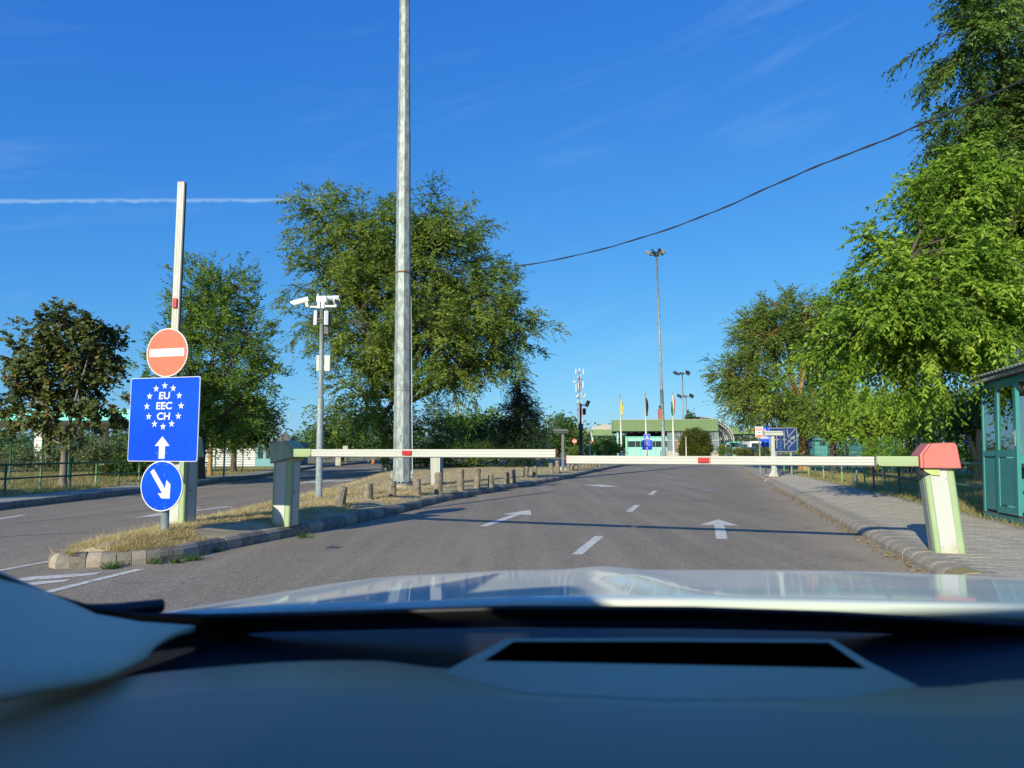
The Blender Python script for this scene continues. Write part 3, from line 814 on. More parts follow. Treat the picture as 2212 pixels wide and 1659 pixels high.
# ---- grass
def grass(name, label, pts, h, wd, mat, spread=.35, kind='stuff'):
    n = len(pts); P = np.array(pts)
    hh = h * (.35 + .9 * RNG.random(n) ** 1.5)
    an = RNG.random(n) * 2 * np.pi
    u = np.stack([np.cos(an), np.sin(an), np.zeros(n)], 1) * (wd * (.6 + .8 * RNG.random(n)))[:, None]
    ln = RNG.normal(size=(n, 2)) * spread
    tip = P + np.stack([ln[:, 0] * hh, ln[:, 1] * hh, hh], 1)
    V = np.stack([P - u / 2, P + u / 2, tip], 1)
    big = np.sin(P[:, 0] * 2.1 + 1.3 * np.sin(P[:, 1] * 1.1)) * .12
    me = raw_mesh(name, V, 3, mat, np.clip(.45 + big + RNG.normal(0, .2, n), 0, 1))
    o = bpy.data.objects.new(name, me); COL.objects.link(o); return tag(o, label, 'grass', None, kind)
def scatter(n, y0, y1, xa, xb, zf, power=1.0, clump=.0, hole=None):
    out = []
    while len(out) < n:
        t = random.random() ** power; y = y0 + (y1 - y0) * t
        a, b = xa(y), xb(y)
        x = random.uniform(a, b)
        if clump and math.sin(x * 2.3 + 1.7 * math.sin(y * 1.3)) * math.sin(y * 2.1 + x) < -.62 and random.random() < .85: continue
        if clump and math.sin(x * 7.3 + 2 * math.sin(y * 3.1)) * math.sin(y * 5.7 + 1.5 * math.sin(x * 4)) < -.25 - clump * random.random() and random.random() < .8: continue
        if hole and hole(x, y): continue
        out.append((x, y, zf(x, y) - .005))
    return out
def bare(x, y):      # worn earth patch by the kerb in front of the barrier cabinet
    return ((x + 3.55) / .42) ** 2 + ((y - 9.25) / .75) ** 2 < 1 or (xr(y) - x < .45 + .2 * math.sin(y * 3) and 10 < y < 26 and random.random() < .8)
isl = scatter(52000, 7.35, 17, lambda y: xl(y) + .09, lambda y: xr(y) - .11, hz, 1.25, .3, bare)
isl += scatter(30000, 17, 40, lambda y: xl(y) + .1, lambda y: xr(y) - .14, hz, 1.2, .3, bare)
tall = scatter(5200, 7.5, 30, lambda y: xl(y) + .12, lambda y: xr(y) - .14, hz, 1.5, .9, bare)
grass('dry_grass', 'straw coloured dry grass covering the traffic island', isl, .055, .010, L['straw'], 1.2)
grass('straw_stalks', 'taller pale straw stalks standing on the traffic island', tall, .13, .005, L['straw'], .5)
rg = scatter(42000, 8, 32, lambda y: gx(y) - .03, lambda y: gx(y) + 4.2 + y * .1, lambda x, y: .10, 1.4, .3)
grass('verge_grass', 'dry grass between the right footpath and the railing', rg, .12, .014, L['grassmix'], .6)
lg = scatter(42000, 14.5, 42, lambda y: interp(LK, y) - 12, lambda y: interp(LK, y) - 1.2, lambda x, y: .11, 1.3, .3)
grass('lawn_grass', 'yellowing grass behind the left footpath', lg, .10, .02, L['grassmix'], .6)
# small green weeds at the foot of the island kerb
wd_ = []
for px, py in ((248, 1226), (338, 1218), (380, 1216), (420, 1209), (465, 1192), (235, 1229), (412, 1212)):
    x, y = gp(px, py)
    for _ in range(46): wd_.append((x + random.gauss(0, .035), y + random.gauss(0, .02) - .01, 0))
for px, py in ((490, 1137), (660, 1160), (985, 1063)):
    x, y = gp(px, py, .18)
    for _ in range(60): wd_.append((x + random.gauss(0, .05), y + random.gauss(0, .05), .17))
grass('weeds', 'little green weeds sprouting along the island kerb', wd_, .075, .014, L['weed'], .8)
# dead leaves along the kerbs
dl = []
for _ in range(900):
    y = random.uniform(5.5, 22); x = kx(y) - abs(random.gauss(0, .09)) - .01; dl.append((x, y, .006))
for _ in range(500):
    y = random.uniform(11, 26); x = xr(y) + abs(random.gauss(0, .06)) + .01; dl.append((x, y, .006))
P = np.array(dl); n = len(P); an = RNG.random(n) * 6.28
u = np.stack([np.cos(an), np.sin(an), RNG.normal(0, .2, n)], 1) * .022; v = np.stack([-np.sin(an), np.cos(an), RNG.normal(0, .2, n)], 1) * .012
o = bpy.data.objects.new('fallen_leaves', raw_mesh('fallen_leaves', np.stack([P - u, P - v, P + u, P + v], 1), 4, leafmat('dead_leaves', [(0, (.20, .10, .04)), (1, (.50, .34, .15))], .1, .8), RNG.random(n)))
COL.objects.link(o); tag(o, 'dead brown leaves lying along the kerbs', 'leaves', None, 'stuff')

# ------------------------------------------------------------------ barriers
def housing(root, h=.88, w=.28, d=.26, rz=RZ, ribs=False, tilt=0.0, dirty=False):
    sh = tilt  # lean of the housing to the left, per metre of height
    def lean(o):
        me = o.data
        for v in me.vertices: v.co.x -= sh * v.co.z
        return o
    q = MB(); q.box(0, 0, h / 2, w - .03, d - .03, h); lean(q.build('core', mt['sign_back'], root, rz=rz))
    fw = w * .56
    q = MB(); q.box(-.012, -d / 2 + .006, h / 2, fw, .022, h - .004); lean(q.build('front_panel', mt['white_dirty'], root, rz=rz, bevel=.003))
    q = MB(); q.box(-.012, d / 2 - .006, h / 2, fw, .022, h - .004); lean(q.build('rear_panel', mt['white_dirty'], root, rz=rz, bevel=.003))
    for sx in (-1, 1):
        if not (ribs and sx < 0):
            q = MB(); q.box(sx * (w / 2 - .006), 0, h / 2, .022, d * .58, h - .004); lean(q.build('side_panel', mt['white_dirty'], root, rz=rz, bevel=.003))
        else:
            q = MB()
            for i in range(6): q.box(-(w / 2 - .006), -d * .25 + i * d * .1, h / 2, .026, d * .06, h - .004)
            lean(q.build('ribbed_panel', mt['ribs'], root, rz=rz, kind='stuff'))
    for sx in (-1, 1):
        for sy in (-1, 1):
            ex = w / 2 - (fw / 2 - .012 * sx)
            cw = w / 2 - fw / 2 + (-.012 if sx < 0 else .012) * 1.0
            poly = []
            x1, y1 = sx * w / 2, sy * d / 2
            r_ = .03
            x0 = x1 - sx * (cw - .002); y0 = y1 - sy * (d * .205)
            arc = [(x1 - sx * r_ + sx * r_ * math.cos(a), y1 - sy * r_ + sy * r_ * math.sin(a)) for a in [i * math.pi / 12 for i in range(7)]]
            poly = [(x1 - sx * .02, y0), (x1, y0)] + arc + [(x0, y1), (x0, y1 - sy * .02)]
            if sx * sy < 0: poly = poly[::-1]
            q = MB(); q.prism(poly, .0, h - .002); lean(q.build('corner_trim', mt['green_pale'], root, rz=rz))
    for zq in (.06, h - .12):
        for xq in (-.07, .05):
            q = MB(); q.tube([(xq, -d / 2 - .004, zq), (xq, -d / 2 - .008, zq)], .006, 8); lean(q.build('screw', mt['sign_back'], root, rz=rz))
    q = MB(); q.box(w / 2 + .0055, -d * .27, h * .5, .004, .004, h - .03); lean(q.build('door_joint', mt['black'], root, rz=rz))
    q = MB(); q.box(w / 2 + .006, -.03, h * .52, .006, .014, .03); lean(q.build('lock', mt['black'], root, rz=rz))
def cover(root, mat, z, mirror=False, tilt=0.0, rz=RZ, x0=0.0, name='cover'):
    pr_ = [(-.19, 0), (-.19, .145), (-.10, .262), (.145, .272), (.17, .245), (.192, 0)]
    if mirror: pr_ = [(-x, y) for x, y in pr_][::-1]
    ca, sa = math.cos(tilt), math.sin(tilt)
    pr_ = [(x * ca - y * sa, x * sa + y * ca) for x, y in pr_]
    q = MB(); q.plate(pr_, -.17, .17)
    for i, v in enumerate(q.v):
        if i % 6 in (2, 3, 4): q.v[i] = (v[0], v[1] * .86, v[2])
    c = q.build(name, mat, root, (x0, 0, z), rz, bevel=.014)
    q = MB()
    pl = [Vector((pr_[i][0], 0, pr_[i][1])) for i in ((0, 1, 2) if not mirror else (3, 4, 5))]
    for a, b, fa, fb in zip(pl[:-1], pl[1:], (1, 1), (1, .86)):
        q.tube([(a.x + (.03 if not mirror else -.03), -.172 * fa, a.z), (b.x + (.03 if not mirror else -.03), -.172 * fb, b.z)], .0028, 4)
    q.build('seam', mt['dark'], c)
    q = MB(); q.tube([(pr_[0][0], -.174, pr_[0][1] + .006), (pr_[-1][0], -.174, pr_[-1][1] + .006)], .004, 4); q.build('hem', mt['dark'], c)
    return c
def boom_parts(root, loc, yaw, length, arm=.3, lamp_at=.4, width=.105, thick=.05, stickers=(), vertical=False):
    """local +x runs along the boom; -y faces the camera"""
    tilt = Matrix.Rotation(R(-90), 4, 'Y') if vertical else Matrix.Identity(4)
    def fin(o):
        if vertical: o.data.transform(tilt)
        return o
    w = width; sg = 1 if thick > 0 else -1; thick = abs(thick)
    q = MB()
    # hollow-look extrusion: face with two recessed grooves
    z0 = -w / 2
    for a, b, dy in ((0, .30, 0), (.30, .34, .006), (.34, .66, 0), (.66, .70, .006), (.70, 1.0, 0)):
        q.box(arm + length / 2, sg * dy / 2, z0 + (a + b) / 2 * w, length, thick - dy, (b - a) * w)
    bm_ = fin(q.build('boom', mt['boom'], root, loc, yaw))
    q = MB(); q.box(arm + length / 2, .0, z0 - .006, length * .995, thick * .8, .012); fin(q.build('rubber_strip', mt['dark'], bm_))
    q = MB(); q.box(arm + length + .004, 0, 0, .008, thick + .004, w + .004); fin(q.build('end_cap', mt['coral'], bm_))
    lx = arm + length * lamp_at
    q = MB(); q.box(lx, -sg * (thick / 2 + .012), 0, .125, .024, .060); fin(q.build('lamp', mt['red_lens'], bm_, bevel=.006))
    q = MB(); q.box(lx - .075, -.001, 0, .004, thick + .004, w + .002); fin(q.build('joint_ring', mt['rust'], bm_))
    for s_, l_ in stickers:
        q = MB(); q.box(arm + s_, -sg * (thick / 2 + .001), .0, l_, .003, w * .34); fin(q.build('reflective_sticker', mt['sticker'], bm_))
    q = MB()
    q.plate([(-.13, -w * .58), (arm - .05, -w * .58), (arm - .02, -w * .52), (arm - .002, -w * .3), (arm - .002, w * .56), (-.13, w * .56)], -thick * .72, thick * .72)
    fin(q.build('boom_bracket', mt['green_pale'], root, loc, yaw, bevel=.003))
    return bm_

# right barrier, red cover
cx3, cy3 = gp(2047, 1196, .13)
cy3 += .14; cx3 += .08
b3 = thing('barrier_gate', 'closed right barrier with faded red cover on its striped housing', 'barrier', (cx3, cy3, .128))
housing(b3, .885, .285, .26, RZ, ribs=True, tilt=.08)
cover(b3, mt['coral'], .868, False, 0, RZ, -.07)
q = MB(); q.plate([(-.16, 0), (-.13, -.035), (-.07, -.066), (.0, -.07), (.0, 0)], -.135, -.128)
q.build('hub_skirt', mt['yellow_green'], b3, (-.075, -.005, .868), RZ)
yaw3 = math.atan2(.395, -.919)
dirx, diry = math.cos(yaw3), math.sin(yaw3)
H3 = pt(1980, 997, 7.25)
q = MB(); q.tube([(0, -.08, 0), (0, .08, 0)], .07, 20); q.build('hinge_hub', mt['dark'], b3, (-.21, 0, .86), RZ)
# the boom's local -y must face the camera: mirror by turning the face round
bl3 = (H3[0] - cx3 + .02, -.04, H3[2] - .128)
tip3 = pt(1215, 990.5, 8.72)
Lb = math.hypot(tip3[0] - H3[0], tip3[1] - cy3 + .04)
yaw3 = math.atan2(tip3[1] - (cy3 - .04), tip3[0] - H3[0])
bm3 = boom_parts(b3, bl3, yaw3, Lb - .3, .26, .525, .092, -.05, ((.55, .28), (1.15, .12), (2.35, .22), (2.95, .2), (Lb - .55, .24)))
for o_ in [bm3] + list(bm3.children): pass
q = MB(); q.box(.275, 0, -.012, .018, .075, .135); q.build('clamp_strap', mt['dark'], bm3)

# left barrier, closed, olive cover
cx2, cy2 = gp(604, 1137, .145); cy2 += .14; cx2 += .03
b2 = thing('barrier_gate', 'closed left barrier with dirty olive cover tilted on its housing', 'barrier', (cx2, cy2, .142))
housing(b2, .89, .285, .26, RZ, tilt=-.01)
cover(b2, mt['olive'], .90, True, R(13), RZ, .03)
q = MB(); q.plate([(-.02, 0), (.0, -.045), (.10, -.06), (.18, .0)], -.13, .13); q.build('hub_skirt', mt['olive'], b2, (.02, 0, .93), RZ)
q = MB(); q.box(.13, -.135, -.02, .055, .012, .022, ry=R(-20)); q.build('broken_clip', mt['stone_pale'], b2, (.02, 0, .96), RZ)
hp = pt(652, 978, 9.75); tip2 = pt(1200, 978, 8.55)
yaw2 = math.atan2(tip2[1] - hp[1], tip2[0] - hp[0]); Lb2 = math.hypot(tip2[0] - hp[0], tip2[1] - hp[1])
bm2 = boom_parts(b2, (hp[0] - cx2, hp[1] - cy2, hp[2] - .142), yaw2, Lb2 - .17, .17, .425, .094, .05, ((.55, .26), (2.35, .28), (3.1, .26)))

# open barrier behind the sign, boom straight up
cx1, cy1 = gp(383, 1137, .20); cy1 += .14; cx1 -= .02
b1 = thing('barrier_gate', 'open barrier behind the blue signs with its boom standing upright', 'barrier', (cx1, cy1, .19))
housing(b1, .9, .285, .26, RZ)
cover(b1, mt['olive'], .90, False, 0, RZ)
top1 = pt(393, 395, cy1 - .2)
bm1 = boom_parts(b1, (top1[0] - cx1 - .0, -.2, .98), -.12, top1[2] - .19 - 1.28, .30, .50, .094, .05, ((1.9, .28), (top1[2] - 1.7, .28)), vertical=True)
bm1.rotation_euler = (0, R(-.0), -.12)

# ribbed cabinet on the island, no boom
cx4, cy4 = gp(942, 1049.6, .2); cy4 += .14
b4 = thing('barrier_housing', 'ribbed cream cabinet with grey lid standing behind the bollards', 'cabinet', (cx4, cy4, .19))
q = MB()
for i in range(8): q.box(-.125 + i * .036, -.12, .45, .028, .03, .9)
q.build('ribbed_front', mt['white_dirty'], b4, rz=RZ, kind='stuff')
q = MB(); q.box(0, .01, .45, .285, .24, .9); q.build('body', mt['galv_rough'], b4, rz=RZ, bevel=.01)
q = MB(); q.box(0, 0, .915, .33, .32, .035); q.build('lid', mt['galv_rough'], b4, rz=RZ, bevel=.01)

# ------------------------------------------------------------------ the sign post
SY = 8.5
sx_ = xx(352, 1100, SY)
sb = thing('sign_post', 'tall round steel post that carries the no entry, EU and keep right signs', 'post', (sx_, SY + .06, .19))
q = MB(); q.cyl(0, 0, 0, zz(720, SY) - .19, .046, n=20); q.build('pole', mt['galv'], sb)
def sign_plate(name, label, cat, poly, back, loc, rz=RZ, mat=None, rim=None, rimpoly=None, group=None):
    t = thing(name, label, cat, loc, rz, group)
    q = MB(); q.plate(rimpoly if rimpoly else poly, -.001, .012); q.build('rim', rim if rim else mt['sign_white'], t)
    q = MB(); q.plate(poly, -.0035, -.0015); q.build('face', mat, t)
    return t
zc = (zz(709, SY) + zz(814.5, SY)) / 2; r1 = (zz(709, SY) - zz(814.5, SY)) / 2
xc = xx(361, 761, SY)
s1 = sign_plate('no_entry_sign', 'faded salmon red no entry disc at the top of the near sign post', 'sign', disc_poly(r1 * .955), None, (xc, SY, zc), mat=mt['coral_sign'], rimpoly=disc_poly(r1))
q = MB(); q.plate(rrect(r1 * 1.68, r1 * .33, .003), -.006, -.004); q.build('bar', mt['sign_white'], s1)
def bolts(t, pts, r_=.0055):
    q = MB(); q.tube([(0, -.004, 0), (0, -.011, 0)], [r_, r_ * .7], 8)
    me = q.mesh('bolt', mt['sign_white'])
    for x, z in pts: share('bolt', me, t, (x, -.002, z))
bolts(s1, [(-.07, .235), (.07, .237), (-.07, -.237), (.07, -.235)])
za, zb = zz(815, SY), zz(997, SY); hh = za - zb; ww = hh * .985
xc = xx(353.5, 905, SY)
s2 = sign_plate('border_lane_sign', 'square blue EU EEC CH lane sign with twelve stars on the near post', 'sign', rrect(ww - .016, hh - .016, .022), None, (xc, SY, (za + zb) / 2), mat=mt['blue'], rimpoly=rrect(ww, hh, .026))
sme = MB(); sme.plate(star_poly(.046), -.0055, -.0035); sme = sme.mesh('star', mt['sign_white'])
rc = hh / 2 - .345 * hh
for i in range(12):
    a = 2 * math.pi * i / 12
    share('star', sme, s2, (.245 * math.sin(a) * 1.0, -.0005, rc + .245 * math.cos(a)))
for sname, dz in (('EU', .122), ('EEC', 0), ('CH', -.125)):
    text(sname, .120, mt['sign_white'], s2, (0, -.0052, rc + dz), .024, .04, sx=1.14)
def sign_arrow(t, base, tip, head_w, head_l, stem_w, mat, y=-.0052, th=.0018, name='arrow'):
    a = Vector((base[0], base[1])); b = Vector((tip[0], tip[1])); d = (b - a).normalized(); nn = Vector((-d.y, d.x)); m_ = b - d * head_l
    pl = [a + nn * stem_w / 2, a - nn * stem_w / 2, m_ - nn * stem_w / 2, m_ - nn * head_w / 2, b, m_ + nn * head_w / 2, m_ + nn * stem_w / 2]
    pl = [(p.x, p.y) for p in pl]
    q = MB(); q.plate(pl, y - th / 2, y + th / 2); return q.build(name, mat, t)
sign_arrow(s2, (0, -hh / 2 + .035), (0, -hh / 2 + .30), .21, .115, .086, mt['sign_white'])
bolts(s2, [(-.07, -hh / 2 + .1), (.07, -hh / 2 + .1)])
zt, zb = zz(995, SY - .03), zz(1105, SY - .03); r3 = (zt - zb) / 2
s3 = sign_plate('keep_right_sign', 'round blue keep right arrow disc lowest on the near post', 'sign', disc_poly(r3 * .955), None, (xx(348, 1050, SY - .03), SY - .02, (zt + zb) / 2), mat=mt['blue'], rimpoly=disc_poly(r3))
pl = [(-.165, .165), (-.115, .20), (.055, -.03), (.07, .07), (.13, .02), (.125, -.145), (.01, -.145), (-.045, -.085), (.018, -.085)]
q = MB(); q.plate(pl[::-1], -.0055, -.0035); q.build('arrow', mt['sign_white'], s3)
bolts(s3, [(-.062, .25), (.062, .25), (-.062, -.25), (.062, -.25), (.04, .13)])

# ------------------------------------------------------------------ big lighting mast and cable
MY = 18.9
mx0 = xx(868.5, 1040, MY)
mast = thing('light_mast', 'huge tapered octagonal galvanised mast crossing the whole picture', 'mast', (mx0, MY, .19))
zt0 = zz(283, MY) - .19
mtop = 19.0
xt = xx(874.3, 0, MY) - mx0; z0_ = zz(0, MY) - .19
def mxx(z): return xt * z / z0_
q = MB()
q.tube([(0, 0, .12), (mxx(zt0) * 1, 0, zt0)], [.238, .181], 8, smooth=False, phase=R(22.5 + 8))
q.build('lower_shaft', mt['galv'], mast)
q = MB(); q.tube([(mxx(zt0 - .25), 0, zt0 - .02), (mxx(mtop), 0, mtop)], [.172, .10], 8, smooth=False, phase=R(22.5 + 8)); q.build('upper_shaft', mt['galv'], mast)
q = MB(); q.cyl(mxx(mtop), 0, mtop, mtop + .3, .5, .5, 12); q.build('lamp_crown', mt['dark'], mast)
q = MB(); q.cyl(0, 0, 0, .085, .33, .33, 24); q.build('base_plinth', mt['brick'] if False else mt['stone_pale'], mast)
q = MB(); q.cyl(0, 0, .087, .118, .285, .285, 24); q.build('base_flange', mt['galv'], mast)
nut = MB(); nut.cyl(0, 0, 0, .045, .017, .017, 6); nut = nut.mesh('anchor_bolt', mt['dark'])
for i in range(18):
    a = 2 * math.pi * i / 18; share('anchor_bolt', nut, mast, (.264 * math.cos(a), .264 * math.sin(a), .118))
zb_ = zz(590, MY) - .19
q = MB(); q.tube([(mxx(zb_), 0, zb_ - .02), (mxx(zb_), 0, zb_ + .02)], .218, 8, smooth=False, phase=R(30.5)); q.build('rusty_band', mt['rust'], mast)
q = MB(); q.tube([(mxx(zz(640, MY)) + .225, -.03, zz(640, MY) - .19), (.285, -.10, .36)], .011, 8); q.build('conduit', mt['white'], mast)
for sxx in (-1, 1):
    q = MB(); q.box(sxx * .258, -.08, .34, .045, .02, .18); q.build('access_lug', mt['galv'], mast)
for zk in (1.25, 1.35): q = MB(); q.box(-.02, -.232, zk, .014, .01, .03); q.build('keyhole', mt['dark'], mast)
zj = zz(845, MY) - .19
q = MB(); q.tube([(mxx(zj), 0, zj - .004), (mxx(zj), 0, zj + .004)], .226, 8, smooth=False, phase=R(30.5)); q.build('seam_ring', mt['dark'], mast)

cpx = [(890, 588, MY - .15), (1000, 582, 17.2), (1150, 570, 15.2), (1300, 538, 13.6), (1440, 496, 12.2), (1560, 450, 11.3), (1680, 396, 10.4), (1790, 349, 9.7), (1900, 307, 9.1), (2000, 264, 8.6), (2110, 218, 8.1), (2212, 172, 7.6), (2400, 80, 6.9), (2800, -150, 5.8)]
cpts = [Vector(pt(*c)) for c in cpx]
fine = []
for i in range(len(cpts) - 1):
    for k in range(14):
        t = k / 14
        p0 = cpts[max(0, i - 1)]; p1 = cpts[i]; p2 = cpts[i + 1]; p3 = cpts[min(len(cpts) - 1, i + 2)]
        fine.append(.5 * ((2 * p1) + (-p0 + p2) * t + (2 * p0 - 5 * p1 + 4 * p2 - p3) * t * t + (-p0 + 3 * p1 - 3 * p2 + p3) * t ** 3))
cab = thing('overhead_cable', 'twisted black cable sagging from the big mast up to the right', 'cable', tuple(fine[0]))
for ph, nm, mm in ((0, 'core_cable', mt['cable']), (math.pi, 'carrier_wire', mt['cable'])):
    q = MB(); q.tube([p - fine[0] + Vector((0, math.cos(i * .42 + ph) * .006, math.sin(i * .42 + ph) * .008)) for i, p in enumerate(fine)], .0100 if ph == 0 else .005, 6)
    q.build(nm, mm, cab)

# ------------------------------------------------------------------ camera pole
PY = gp(689, 1079, .2)[1]
px0 = xx(688.5, 1079, PY)
cp = thing('camera_pole', 'galvanised stepped pole on the island that carries the surveillance cameras', 'pole', (px0, PY, .19))
def rel(px, py, Y=PY): p = pt(px, py, Y); return (p[0] - px0, Y - PY, p[2] - .19)
zs = zz(857, PY) - .19; ztp = zz(668, PY) - .19
def plx(z): return (xx(695.5, 700, PY) - px0) * z / (zz(700, PY) - .19)
q = MB(); q.tube([(0, 0, 0), (plx(zs), 0, zs - .04), (plx(zs), 0, zs)], [.066, .066, .05], 16); q.build('lower_tube', mt['galv_rough'], cp)
q = MB(); q.tube([(plx(zs), 0, zs - .03), (plx(ztp), 0, ztp)], .045, 16); q.build('upper_tube', mt['galv_rough'], cp)
q = MB(); q.cyl(0, 0, 0, .02, .14, .14, 12); q.build('base_plate', mt['galv_rough'], cp)
u1 = PY / FPX
def boxp(name, mat, x0, x1, y0, y1, dy, depth, bev=.004, parent=cp):
    a = rel(x0, y0, PY); b = rel(x1, y1, PY)
    q = MB(); q.box((a[0] + b[0]) / 2, dy, (a[2] + b[2]) / 2, abs(b[0] - a[0]), depth, abs(a[2] - b[2])); return q.build(name, mat, parent, bevel=bev)
boxp('mounting_bracket', mt['cam_white'], 685.5, 706, 640.5, 653.5, 0, .12)
boxp('clamp_plate', mt['cam_white'], 687, 692, 653.5, 667, -.01, .10)
boxp('clamp_plate', mt['cam_white'], 696, 702, 653.5, 667, -.01, .10)
boxp('arm', mt['cam_white'], 670, 686, 661, 664.5, 0, .03)
boxp('arm', mt['cam_white'], 703, 727, 660, 664, -.02, .03)
boxp('junction_box', mt['white_dirty'], 683.5, 692, 767, 801.5, .06, .1)
boxp('junction_box', mt['white_dirty'], 700.5, 712, 767, 801.5, .06, .1)
boxp('equipment_box', mt['dark'], 700.5, 709.5, 704, 722, .03, .1)
q = MB(); a = rel(684.5, 634); b = rel(689, 641); q.cyl((a[0] + b[0]) / 2, 0, b[2], a[2], .016, .016, 12); q.build('antenna', mt['cream'], cp)
q = MB(); q.tube([rel(686, 652), rel(687, 676), rel(692, 700), rel(691, 740), rel(694, 760)], .009, 6); q.build('cable_loop', mt['black'], cp)
q = MB(); a = rel(694, 690); q.box(a[0], -.06, a[2], .13, .03, .03); q.box(a[0], -.06, a[2] - .06, .12, .03, .02); q.build('pole_clamp', mt['dark'], cp)
def cctv(label, loc, yaw, pitch, L_=.36, r_=.075):
    t = thing('surveillance_camera', label, 'camera', loc, 0, 'cameras on the galvanised pole')
    t.rotation_euler = (0, pitch, yaw)
    pr_ = [(r_ * math.cos(a) * .85, r_ * math.sin(a)) for a in [R(-50 + i * 280 / 14) for i in range(15)]]
    q = MB(); n = len(pr_)
    vs = [(-L_ / 2, y, z) for y, z in pr_] + [(L_ / 2 + .06 * (1 if z > 0 else .4), y, z) for y, z in pr_]
    q.add(vs, [tuple(range(n))] + [tuple(reversed(range(n, 2 * n)))] + [(i, i + n, (i + 1) % n + n, (i + 1) % n) for i in range(n)], 0, False); q.build('housing', mt['cam_white'], t)
    q = MB(); q.box(L_ / 2 + .012, 0, -.01, .1, r_ * 1.1, r_ * 1.1); q.build('window', mt['glass_dark'], t, bevel=.01)
    q = MB(); q.box(-L_ * .3, 0, -r_ - .03, .05, .05, .1); q.build('mount', mt['cam_white'], t)
cctv('left facing white camera on the end of the pole arm', pt(651, 651, PY), R(185), R(17), .30, .062)
cctv('white camera on the pole arm that looks towards the car', pt(726, 650, PY - .05), R(-70), R(12), .22, .066)
cctv('white camera half hidden behind the pole bracket', pt(712, 645, PY + .18), R(35), R(-10), .26, .058)
def ir(label, x0, x1, side):
    a = pt(x0, 671, PY); b = pt(x1, 705, PY)
    t = thing('flat_panel_antenna', label, 'antenna', ((a[0] + b[0]) / 2, PY - .02, (a[2] + b[2]) / 2), R(35 * side), 'flat boxes on the camera pole')
    q = MB(); q.box(0, 0, 0, .15, .05, .29); q.build('face', mt['dark'], t, bevel=.008)
    q = MB(); q.box(-side * .04, -.035, 0, .08, .03, .29); q.build('casing', mt['cam_white'], t, bevel=.005)
ir('dark flat box with white casing on the left of the camera pole', 675.5, 689, -1)
ir('dark flat box with white casing on the right of the camera pole', 699, 717, 1)

# ------------------------------------------------------------------ bollards
BOL = [(713, 744, 1049.6, 1099, 9, 'nearest, leaning concrete bollard beside the camera pole'), (781, 805.5, 1043, 1085, 0, 'broad concrete bollard between the leaning one and the mast'),
       (834, 855, 1039, 1079, 1, 'concrete bollard just left in front of the mast base'), (889, 909, 1034, 1071, -1, 'concrete bollard touching the mast base at its right'),
       (936.6, 955, 1020, 1066.5, 0, 'tall concrete bollard in front of the ribbed cabinet'), (985, 1002, 1013.5, 1058, 2, 'tall split looking bollard right of the ribbed cabinet'),
       (1022, 1037.5, 1011.6, 1053, 2, 'tall bollard with pale lime stains'), (1053, 1067, 1025, 1051, 0, 'shortest bollard, mossy, next to the lime stained one'),
       (1088, 1101, 1020, 1044, -1, 'short bollard close beside a taller leaning one'), (1101.7, 1115, 1012.5, 1042, -3, 'taller bollard leaning left beside a short one'),
       (1129, 1142, 1007, 1034, -4, 'bollard leaning left under the boom, before the last pairs'), (1150, 1161, 1006.7, 1032.6, 0, 'straight bollard standing alone under the boom tip'),
       (1185.7, 1196.5, 999.6, 1025, 0, 'shorter bollard of the pair left of the white T post'), (1199.6, 1210, 994.6, 1023, 0, 'taller bollard of the pair left of the white T post')]
for j, (x0, x1, yb) in enumerate(((1225, 1232, 1018), (1234, 1240.5, 1017), (1248, 1255, 1015.5), (1257, 1263, 1013.5), (1264.5, 1271, 1011.5), (1272, 1278, 1010.5), (1279, 1284.5, 1009.5), (1287, 1292, 1008.8), (1294, 1299, 1008))):
    BOL.append((x0, x1, 995, yb, random.uniform(-2, 2), ('first of the far bollards, just right of the T post foot', 'second far bollard right of the T post foot', 'third far bollard behind the boom tip', 'fourth far bollard behind the boom tip', 'fifth far bollard behind the boom tip', 'sixth far bollard behind the right boom', 'seventh far bollard behind the right boom', 'last but one of the far bollards', 'farthest and smallest bollard of the row')[j]))
for i, (x0, x1, y0, y1, ln, lab) in enumerate(BOL):
    x, y = gp((x0 + x1) / 2, y1, .17)
    r_ = (x1 - x0) * y / FPX / 2 * .93; h = zz(y0, y) - .15
    r_ = min(r_, .095)
    q = MB(); N = 14; vs = []; fs = []
    rings = [(0, 1.03), (h * .45, 1.0), (h * .93, .98), (h * .985, .9), (h, .72)]
    for z, s_ in rings:
        for k in range(N):
            a = 2 * math.pi * k / N
            rr = r_ * s_ * (1 + random.uniform(-.03, .03))
            if abs(math.sin(a)) > .93: rr *= .96
            vs.append((rr * math.cos(a), rr * math.sin(a), z + random.uniform(-.004, .004) * (z > 0)))
    for a_ in range(len(rings) - 1):
        for k in range(N): fs.append((a_ * N + k, a_ * N + (k + 1) % N, (a_ + 1) * N + (k + 1) % N, (a_ + 1) * N + k))
    fs.append(tuple(range((len(rings) - 1) * N, len(rings) * N)))
    q.add(vs, fs, 0, False)
    o = q.build('bollard', mt['bollard'], None, (x, y + r_, .14))
    o.rotation_euler = (R(random.uniform(-2, 2)), R(ln), random.uniform(0, 6))
    if abs(ln) > 5: o.rotation_euler = (0, R(ln), 0)
    tag(o, lab, 'bollard', 'concrete bollards along the island kerb')

